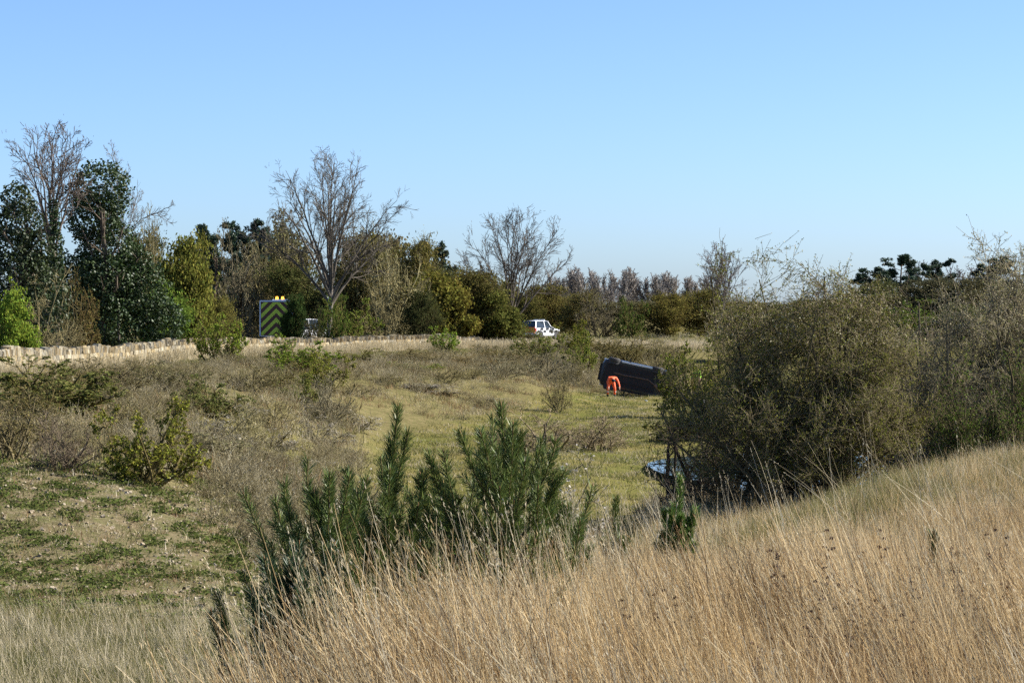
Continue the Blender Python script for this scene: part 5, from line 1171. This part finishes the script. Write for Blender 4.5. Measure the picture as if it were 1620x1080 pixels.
def tuft(seed, n, h, spread, lean, width, mat, bend=.25, rad=.06, heads=0, K=5, leanx=-1.0):
    rng = np.random.default_rng(seed); p = np.zeros((n, 3)); p[:, 0] = rng.normal(0, rad, n); p[:, 1] = rng.normal(0, rad, n); p[:, 2] = -.03
    d = np.stack([rng.normal(0, spread, n) + leanx * lean * rng.uniform(.5, 1.3, n), rng.normal(0, spread, n), np.ones(n)], -1); d = unit(d)
    L = h[0] + (h[1] - h[0]) * rng.random(n); P = np.zeros((n, K, 3)); P[:, 0] = p
    bd = np.stack([rng.normal(leanx * bend * .6, bend, n), rng.normal(0, bend, n), -np.abs(rng.normal(0, bend * .5, n))], -1)
    for k in range(1, K): d = unit(d + bd / (K - 1)); P[:, k] = P[:, k - 1] + d * (L / (K - 1))[:, None]
    side = unit(np.cross(d, rdirs(rng, n)) + np.array([.6, 0, 0])); wd = width * (.6 + .8 * rng.random(n))[:, None] * np.linspace(1, .25, K)[None]
    V, Qd = ribbons(P, wd / 2, side); A = np.repeat(rng.random(n), K * 2)
    if heads:                                     # feathery seed heads on some stems
        i = rng.choice(n, min(heads, n), replace=False); c = P[i, -1]; dd = unit(P[i, -1] - P[i, -2]); m = 7
        t = rng.random((len(i), m)); C = (c[:, None] + dd[:, None] * (t * .11 - .04)[..., None] + rng.normal(0, .0025, (len(i), m, 3))).reshape(-1, 3)
        D = np.repeat(dd, m, 0) + rng.normal(0, .16, (len(C), 3)); D = unit(D); sd = unit(np.cross(D, rdirs(rng, len(C))))
        hv = np.stack([C - D * .010, C + sd * .0019, C + D * .013, C - sd * .0019], 1).reshape(-1, 3); hq = np.arange(len(C) * 4).reshape(-1, 4) + len(V)
        V = np.concatenate([V, hv]); Qd = np.concatenate([Qd, hq]); A = np.concatenate([A, .5 + .5 * np.repeat(rng.random(len(C)), 4)])
    o = bpy.data.objects.new('tuft', mesh('tuft', V, Qd, attrs={'rnd': A}, mats=[mat])); return o
def herb(seed, n, size, mat, flat=.6):
    rng = np.random.default_rng(seed); C = np.stack([rng.normal(0, size, n), rng.normal(0, size, n), np.abs(rng.normal(0, size * .3, n)) + .01], -1)
    V, Qd, A = leaves_at(rng, C, size * .33, size * .2, 0); V[:, 2] = V[:, 2] * flat
    return bpy.data.objects.new('herb', mesh('herb', V, Qd, attrs={'rnd': A}, mats=[mat]))
def twigs(seed, n, h, mat, leaves=0, lmat=None):
    rng = np.random.default_rng(seed); p = np.zeros((n, 3)); p[:, :2] = rng.normal(0, .16, (n, 2)); d = unit(np.stack([rng.normal(0, .6, n), rng.normal(0, .6, n), np.ones(n)], -1))
    P = polyline(rng, p, d, h * (.5 + .6 * rng.random(n)), 5, .18, -.04); Rr = np.full((n, 5), .005) * np.linspace(1, .5, 5)
    P2, R2 = offshoots(rng, P, Rr, 4, .2, 1, (.4, 1.2), (.3, .55), 3, .2, 0, .7, .0035); V, Qd = merge([tubes(P, Rr, 3), tubes(P2, R2, 3)]); A = rng.random(len(V) // 3).repeat(3)[:len(V)]
    if leaves:
        v, q, a = leaves_at(rng, along(rng, P2, leaves, .2), .022, .014, .3); Qd = np.concatenate([Qd, q + len(V)]); V = np.concatenate([V, v]); A = np.concatenate([A, .5 + a * .5])
    return bpy.data.objects.new('twig_clump', mesh('twig_clump', V, Qd, attrs={'rnd': A}, mats=[mat]))
def pebble(seed):
    rr = random.Random(seed); vs = []
    for z in (-.35, .35):
        for k in range(5): a = k * 1.2566; vs.append((math.cos(a) * rr.uniform(.3, .55), math.sin(a) * rr.uniform(.3, .55), z * rr.uniform(.6, 1)))
    V = np.array(vs); T = [(0, 1, 6, 5), (1, 2, 7, 6), (2, 3, 8, 7), (3, 4, 9, 8), (4, 0, 5, 9), (5, 6, 7, 8), (5, 8, 9, 9)]
    me = bpy.data.meshes.new('pebble'); me.from_pydata(vs, [], [f for f in T[:5]] + [(5, 6, 7, 8, 9)]); me.materials.append(G_STONE); at = me.attributes.new('rnd', 'FLOAT', 'POINT'); at.data.foreach_set('value', [rr.random()] * 10); return bpy.data.objects.new('pebble', me)

def scatter(name, label, cat, protos, XY, scale, rot, seed=0, sink=0.0, group=None):
    n = len(XY); rng = np.random.default_rng(seed); z = ground_z(XY[:, 0], XY[:, 1]) - sink
    me = bpy.data.meshes.new(name); me.vertices.add(n); me.vertices.foreach_set('co', np.stack([XY[:, 0], XY[:, 1], z], -1).astype(np.float32).ravel())
    a = me.attributes.new('rot', 'FLOAT_VECTOR', 'POINT'); a.data.foreach_set('vector', np.asarray(rot, np.float32).ravel())
    a = me.attributes.new('scl', 'FLOAT', 'POINT'); a.data.foreach_set('value', np.asarray(scale, np.float32))
    a = me.attributes.new('idx', 'INT', 'POINT'); a.data.foreach_set('value', rng.integers(0, len(protos), n).astype(np.int32))
    me.update()
    c = bpy.data.collections.new(name + '_kinds')
    for p in protos: c.objects.link(p)
    o = obj(name, me); ng = bpy.data.node_groups.new(name, 'GeometryNodeTree')
    ng.interface.new_socket('Geometry', in_out='INPUT', socket_type='NodeSocketGeometry'); ng.interface.new_socket('Geometry', in_out='OUTPUT', socket_type='NodeSocketGeometry')
    N = ng.nodes.new; gi_ = N('NodeGroupInput'); go = N('NodeGroupOutput'); ip = N('GeometryNodeInstanceOnPoints'); ci = N('GeometryNodeCollectionInfo')
    ci.inputs['Collection'].default_value = c; ci.inputs['Separate Children'].default_value = True; ci.inputs['Reset Children'].default_value = True
    ng.links.new(gi_.outputs[0], ip.inputs['Points']); ng.links.new(ci.outputs[0], ip.inputs['Instance']); ip.inputs['Pick Instance'].default_value = True
    for nm, ty, sock in (('idx', 'INT', 'Instance Index'), ('rot', 'FLOAT_VECTOR', 'Rotation'), ('scl', 'FLOAT', 'Scale')):
        na = N('GeometryNodeInputNamedAttribute'); na.data_type = ty; na.inputs['Name'].default_value = nm
        ng.links.new(na.outputs[0], ip.inputs[sock])
    ng.links.new(ip.outputs[0], go.inputs[0]); md = o.modifiers.new('scatter', 'NODES'); md.node_group = ng
    tag(o, label, cat, group, 'stuff'); return o
def spread_pts(rng, n, p0, p1, Y0, Y1, power=2.0, minY=0):
    """n random spots: evenly over the land between two bearings and two distances (power 2), or thinning with distance (power < 2)"""
    u = rng.random(n); Y = (Y0 ** power + u * (Y1 ** power - Y0 ** power)) ** (1 / power); px = p0 + (p1 - p0) * rng.random(n)
    return px, Y, np.stack([X_at(px, Y), Y], -1)
def rots(rng, n, zr=.7, tilt=.08): return np.stack([rng.normal(0, tilt, n), rng.normal(0, tilt, n), rng.uniform(-zr, zr, n)], -1)

rng = np.random.default_rng(77)
# golden grass of the near bank
px, Y, XY = spread_pts(rng, 7600, -60, 1800, 8.0, 34, 1.7)
k = (Y < crest(px) * 1.0) ; px, Y, XY = px[k], Y[k], XY[k]
lip = smooth(.52, .80, Y / crest(px)) * smooth(980, 1150, px)            # shorter turf near the lip of the bank
tall = (rng.random(len(px)) > lip * .96) & (rng.random(len(px)) < .45 + 1.6 * (fbm(XY[:, 0] * 1.1, XY[:, 1] * 1.1, 15) - .30))
hs = (.48 + .78 * fbm(XY[:, 0] * .8, XY[:, 1] * .8, 5)) * (1 - .45 * smooth(10.5, 8, Y)) * (1 - .5 * smooth(13, 19, Y) * smooth(880, 1050, px))
kk = tall
scatter('golden_grass', 'tall golden dry grass covering the near bank', 'grass', [tuft(300 + i, 46, (.35, .95), .12, .30, .0062, G_GOLD, heads=9, rad=.14, K=4) for i in range(4)] + [tuft(325 + i, 40, (.3, .85), .13, .28, .0060, G_BROWN, heads=6, rad=.16, K=4) for i in range(2)] + [tuft(310 + i, 46, (.3, .85), .12, .28, .0060, G_PALE, heads=9, rad=.14, K=4) for i in range(2)],
        XY[kk], hs[kk] * rng.uniform(.7, 1.15, kk.sum()), rots(rng, kk.sum(), .6), 1)
px, Y, XY = spread_pts(rng, 9000, -60, 1800, 8.0, 35, 1.7); k = (Y < crest(px) * 1.03); px, Y, XY = px[k], Y[k], XY[k]
lip = smooth(.60, .85, Y / crest(px)) * smooth(980, 1150, px) + .25 * (fbm(XY[:, 0] * .5, XY[:, 1] * .5, 8) > .52); gr = rng.random(len(px)) < lip * .75
scatter('low_dry_grass', 'low matted dry grass under the tall stems', 'grass', [tuft(330 + i, 76, (.12, .36), .35, .15, .0045, G_GOLD, rad=.15, K=4) for i in range(3)] + [tuft(335, 76, (.12, .34), .35, .15, .0045, G_PALE, rad=.15, K=4)],
        XY[~gr], rng.uniform(.7, 1.2, (~gr).sum()), rots(rng, (~gr).sum(), 3.1), 2)
scatter('green_turf', 'short greener turf along the lip of the near bank', 'grass', [tuft(340 + i, 76, (.08, .24), .35, .15, .0045, G_OLIVE, rad=.15, K=4) for i in range(3)] + [tuft(345, 76, (.08, .2), .35, .15, .0045, G_GREEN, rad=.15, K=4)],
        XY[gr], rng.uniform(.8, 1.3, gr.sum()), rots(rng, gr.sum(), 3.1), 3)
# taller leaning stems in front of the pines
px, Y, XY = spread_pts(rng, 1650, 360, 1700, 10.0, 26, 1.6); k = (Y < crest(px) * 1.0) & (rng.random(len(px)) < .05 + .95 * smooth(1120, 820, px)); px, Y, XY = px[k], Y[k], XY[k]
scatter('leaning_stems', 'long pale grass stems with seed heads leaning left across the pines', 'grass', [tuft(350 + i, 9, (.5, 1.1), .16, .40, .0062, G_PALE, bend=.22, heads=6, rad=.10, K=6) for i in range(5)],
        XY, rng.uniform(.7, 1.05, len(px)), rots(rng, len(px), .45), 4)
# pale olive grass at the lower left
px, Y, XY = spread_pts(rng, 7000, -80, 640, 16, 34, 1.6); k = (Y > crest(px) + 1.0) & (rng.random(len(px)) < smooth(33, 27, Y)); px, Y, XY = px[k], Y[k], XY[k]
scatter('olive_grass', 'pale olive grass on the low ground at the lower left', 'grass', [tuft(360 + i, 54, (.08, .26), .35, .2, .008, (G_TURF, G_GREEN, G_TURF)[i], rad=.18, K=4) for i in range(3)] + [tuft(365, 22, (.16, .5), .3, .3, .006, G_PALE, rad=.18, heads=8, K=4)],
        XY, rng.uniform(.45, .9, len(px)), rots(rng, len(px), 1.0), 5)
# stony slope: stones, herbs, thin grass
px, Y, XY = spread_pts(rng, 9000, -80, 640, 31, 48, 2); 
scatter('small_stones', 'small pale stones strewn over the bare slope at left', 'stones', [pebble(i) for i in range(5)], XY[:3800], rng.uniform(.02, .06, 3800) * rng.choice([1, 1, 1, 1.7], 3800), rng.uniform(-1, 3, (3800, 3)), 6)
hm = (fbm(XY[:, 0] * 2.2, XY[:, 1] * 2.0, 21) > .48) & (rng.random(len(px)) < .45)
scatter('low_herbs', 'patches of low green herbs on the stony slope', 'herbs', [herb(370 + i, 34, .09, G_HERB) for i in range(4)], XY[hm], rng.uniform(.5, 1.4, hm.sum()), rots(rng, hm.sum(), 3.1), 7)
px, Y, XY = spread_pts(rng, 6000, -80, 700, 29, 66, 2)
scatter('thin_grass', 'thin tawny grass on the stony slope', 'grass', [tuft(380 + i, 18, (.05, .18), .5, .1, .010, (G_PALE, G_OLIVE, G_BROWN, G_GREEN)[i], rad=.12) for i in range(4)], XY, rng.uniform(.6, 1.3, len(px)), rots(rng, len(px), 3.1), 8)
# valley turf
px, Y, XY = spread_pts(rng, 22000, 150, 1260, 44, 205, 1.8)
k = (m_green(px, Y) > rng.random(len(px)) * .6) & (Y < wallY(px) - .4); px, Y, XY = px[k], Y[k], XY[k]
scatter('valley_turf', 'close green and straw coloured turf on the valley floor', 'grass', [tuft(390 + i, 40, (.05, .15), .45, .1, .018, (G_GREEN, G_OLIVE, G_GREEN, G_PALE)[i % 4], rad=.3, K=3) for i in range(8)], XY, rng.uniform(.6, 1.4, len(px)), rots(rng, len(px), 3.1), 9)
# rough dry herbage on the banks
px, Y, XY = spread_pts(rng, 13000, -80, 1080, 46, 205, 1.7)
k = (Y < wallY(px) - .6) & (m_green(px, Y) < .5) & ~((px > 560) & (Y < 110)); px, Y, XY = px[k], Y[k], XY[k]
scatter('rough_grass', 'rough tawny grass and dead stems over the quarry bank', 'grass', [tuft(400 + i, 34, (.1, .42), .4, .1, .020, (G_PALE, G_OLIVE, G_DEAD, G_BROWN)[i % 4], rad=.35, K=3) for i in range(8)], XY, rng.uniform(.5, 1.2, len(px)), rots(rng, len(px), 3.1), 10)
k = rng.random(len(px)) < .2 * (fbm(XY[:, 0] * .25, XY[:, 1] * .25, 31) > .42)
scatter('bramble_scrub', 'low grey bramble and twig scrub over the bank', 'scrub', [twigs(410 + i, 40, .8, G_DEAD, 60 if i % 2 else 0) for i in range(5)], XY[k], rng.uniform(.5, 1.3, k.sum()), rots(rng, k.sum(), 3.1), 11)
# bramble litter in the hollow behind the pines
px, Y, XY = spread_pts(rng, 900, 330, 960, 38, 66, 2); k = (fbm(XY[:, 0] * .6, XY[:, 1] * .6, 41) > .47) & ~((px > 620) & (Y > 56)); px, Y, XY = px[k], Y[k], XY[k]
scatter('dead_brambles', 'grey litter of dead brambles in the hollow behind the pines', 'scrub', [twigs(420 + i, 30, .5, G_DEAD, 60) for i in range(4)], XY, rng.uniform(.5, 1.2, len(px)), rots(rng, len(px), 3.1), 12)
# straw grass along the wall
px, Y, XY = spread_pts(rng, 9000, -40, 1120, 84, 225, 1.3); wy = np.where(px < 800, wallY(px), np.interp(px, [800, 900, 1120], [206, 212, 222])); Y = wy - rng.uniform(.4, 3.0, len(px)) * np.where(px < 760, 1, 3) ; XY = np.stack([X_at(px, Y), Y], -1)
k = (px > 420) | (rng.random(len(px)) < .75); px, Y, XY = px[k], Y[k], XY[k]
scatter('straw_grass', 'bleached straw grass standing along the foot of the wall', 'grass', [tuft(430 + i, 22, (.25, .75), .25, .1, .022, G_PALE, rad=.2, K=3) for i in range(4)], XY, rng.uniform(.3, 1.35, len(px)), rots(rng, len(px), 3.1), 13)
# grass verge under the trees and beyond
px, Y, XY = spread_pts(rng, 9000, -80, 1700, 100, 300, 1.6); k = (np.where(px < 800, Y > wallY(px) + 9, Y > 205)); px, Y, XY = px[k], Y[k], XY[k]
scatter('verge_grass', 'uncut grass along the far side of the lane', 'grass', [tuft(440 + i, 22, (.2, .6), .3, .1, .03, (G_GREEN, G_OLIVE, G_PALE)[i % 3], rad=.3, K=3) for i in range(6)], XY, rng.uniform(.5, 1.2, len(px)), rots(rng, len(px), 3.1), 14)
# undergrowth round the foot of the large bushes and pond
px, Y, XY = spread_pts(rng, 5000, 1020, 1780, 36, 66, 2); k = Y > crest(px) + 2; px, Y, XY = px[k], Y[k], XY[k]
scatter('pond_grass', 'rough grass between the near bank and the pond', 'grass', [tuft(450 + i, 22, (.2, .6), .35, .1, .012, (G_OLIVE, G_GOLD, G_PALE)[i % 3], rad=.2, K=4) for i in range(3)], XY, rng.uniform(.5, 1.1, len(px)), rots(rng, len(px), 3.1), 15)

# dried flower heads standing in the golden grass
def seed_plant_proto(seed):
    rng = np.random.default_rng(seed); P = polyline(rng, np.array([[0, 0, -.02]]), np.array([[-.05, 0, 1.]]), np.array([.72]), 7, .03, 0); Rr = np.linspace(.0035, .002, 7)[None]
    P1, R1 = offshoots(rng, P, Rr, 7, .6, 1, (.3, .8), None, 4, .05, .12, .8, .0014, absolute=(.08, .2)); v, q = merge([tubes(P, Rr, 5), tubes(P1, R1, 4)])
    C = np.concatenate([P1[:, -1], P[:, -1]]); n = 14; D = rdirs(rng, len(C) * n); D[:, 2] = np.abs(D[:, 2]); c = np.repeat(C, n, 0) + D * .017
    lv, lq, la = leaves_at(rng, c, .011, .0055, .4)
    return mesh('stalk', v, q, attrs={'rnd': np.full(len(v), .3)}, mats=[G_SEED]), mesh('seed_heads', lv, lq, attrs={'rnd': la}, mats=[G_SEED])
SP = [seed_plant_proto(500 + i) for i in range(3)]
rs = random.Random(3)
for i, (px, py) in enumerate(((1315, 850), (1240, 880), (1325, 925), (1310, 908), (1365, 935), (1400, 965), (1450, 930), (1520, 875), (1508, 935), (1530, 945), (1475, 890), (1375, 960), (1285, 985), (1555, 950), (1590, 850), (1400, 850), (1210, 1040), (1440, 1000), (1350, 1010), (1600, 930), (1065, 945), (990, 960))):
    Y = float(np.interp(py, [840, 1040], [14.5, 10.5])); x = X_at(px, Y); o = empty('dried_flower_stalk', (x, Y, gz(x, Y)), 'dried brown flower stalk standing in the golden grass', 'dried plant', 'dried flower stalks in the golden grass', rs.uniform(-.6, .6))
    h = max(.6, (Z_at(py, Y) - gz(x, Y)) / .78); h = min(h, 1.5)
    a, b = SP[i % 3]; obj('stalk', a, o, scale=(h, h, h)); obj('seed_heads', b, o, scale=(h, h, h))
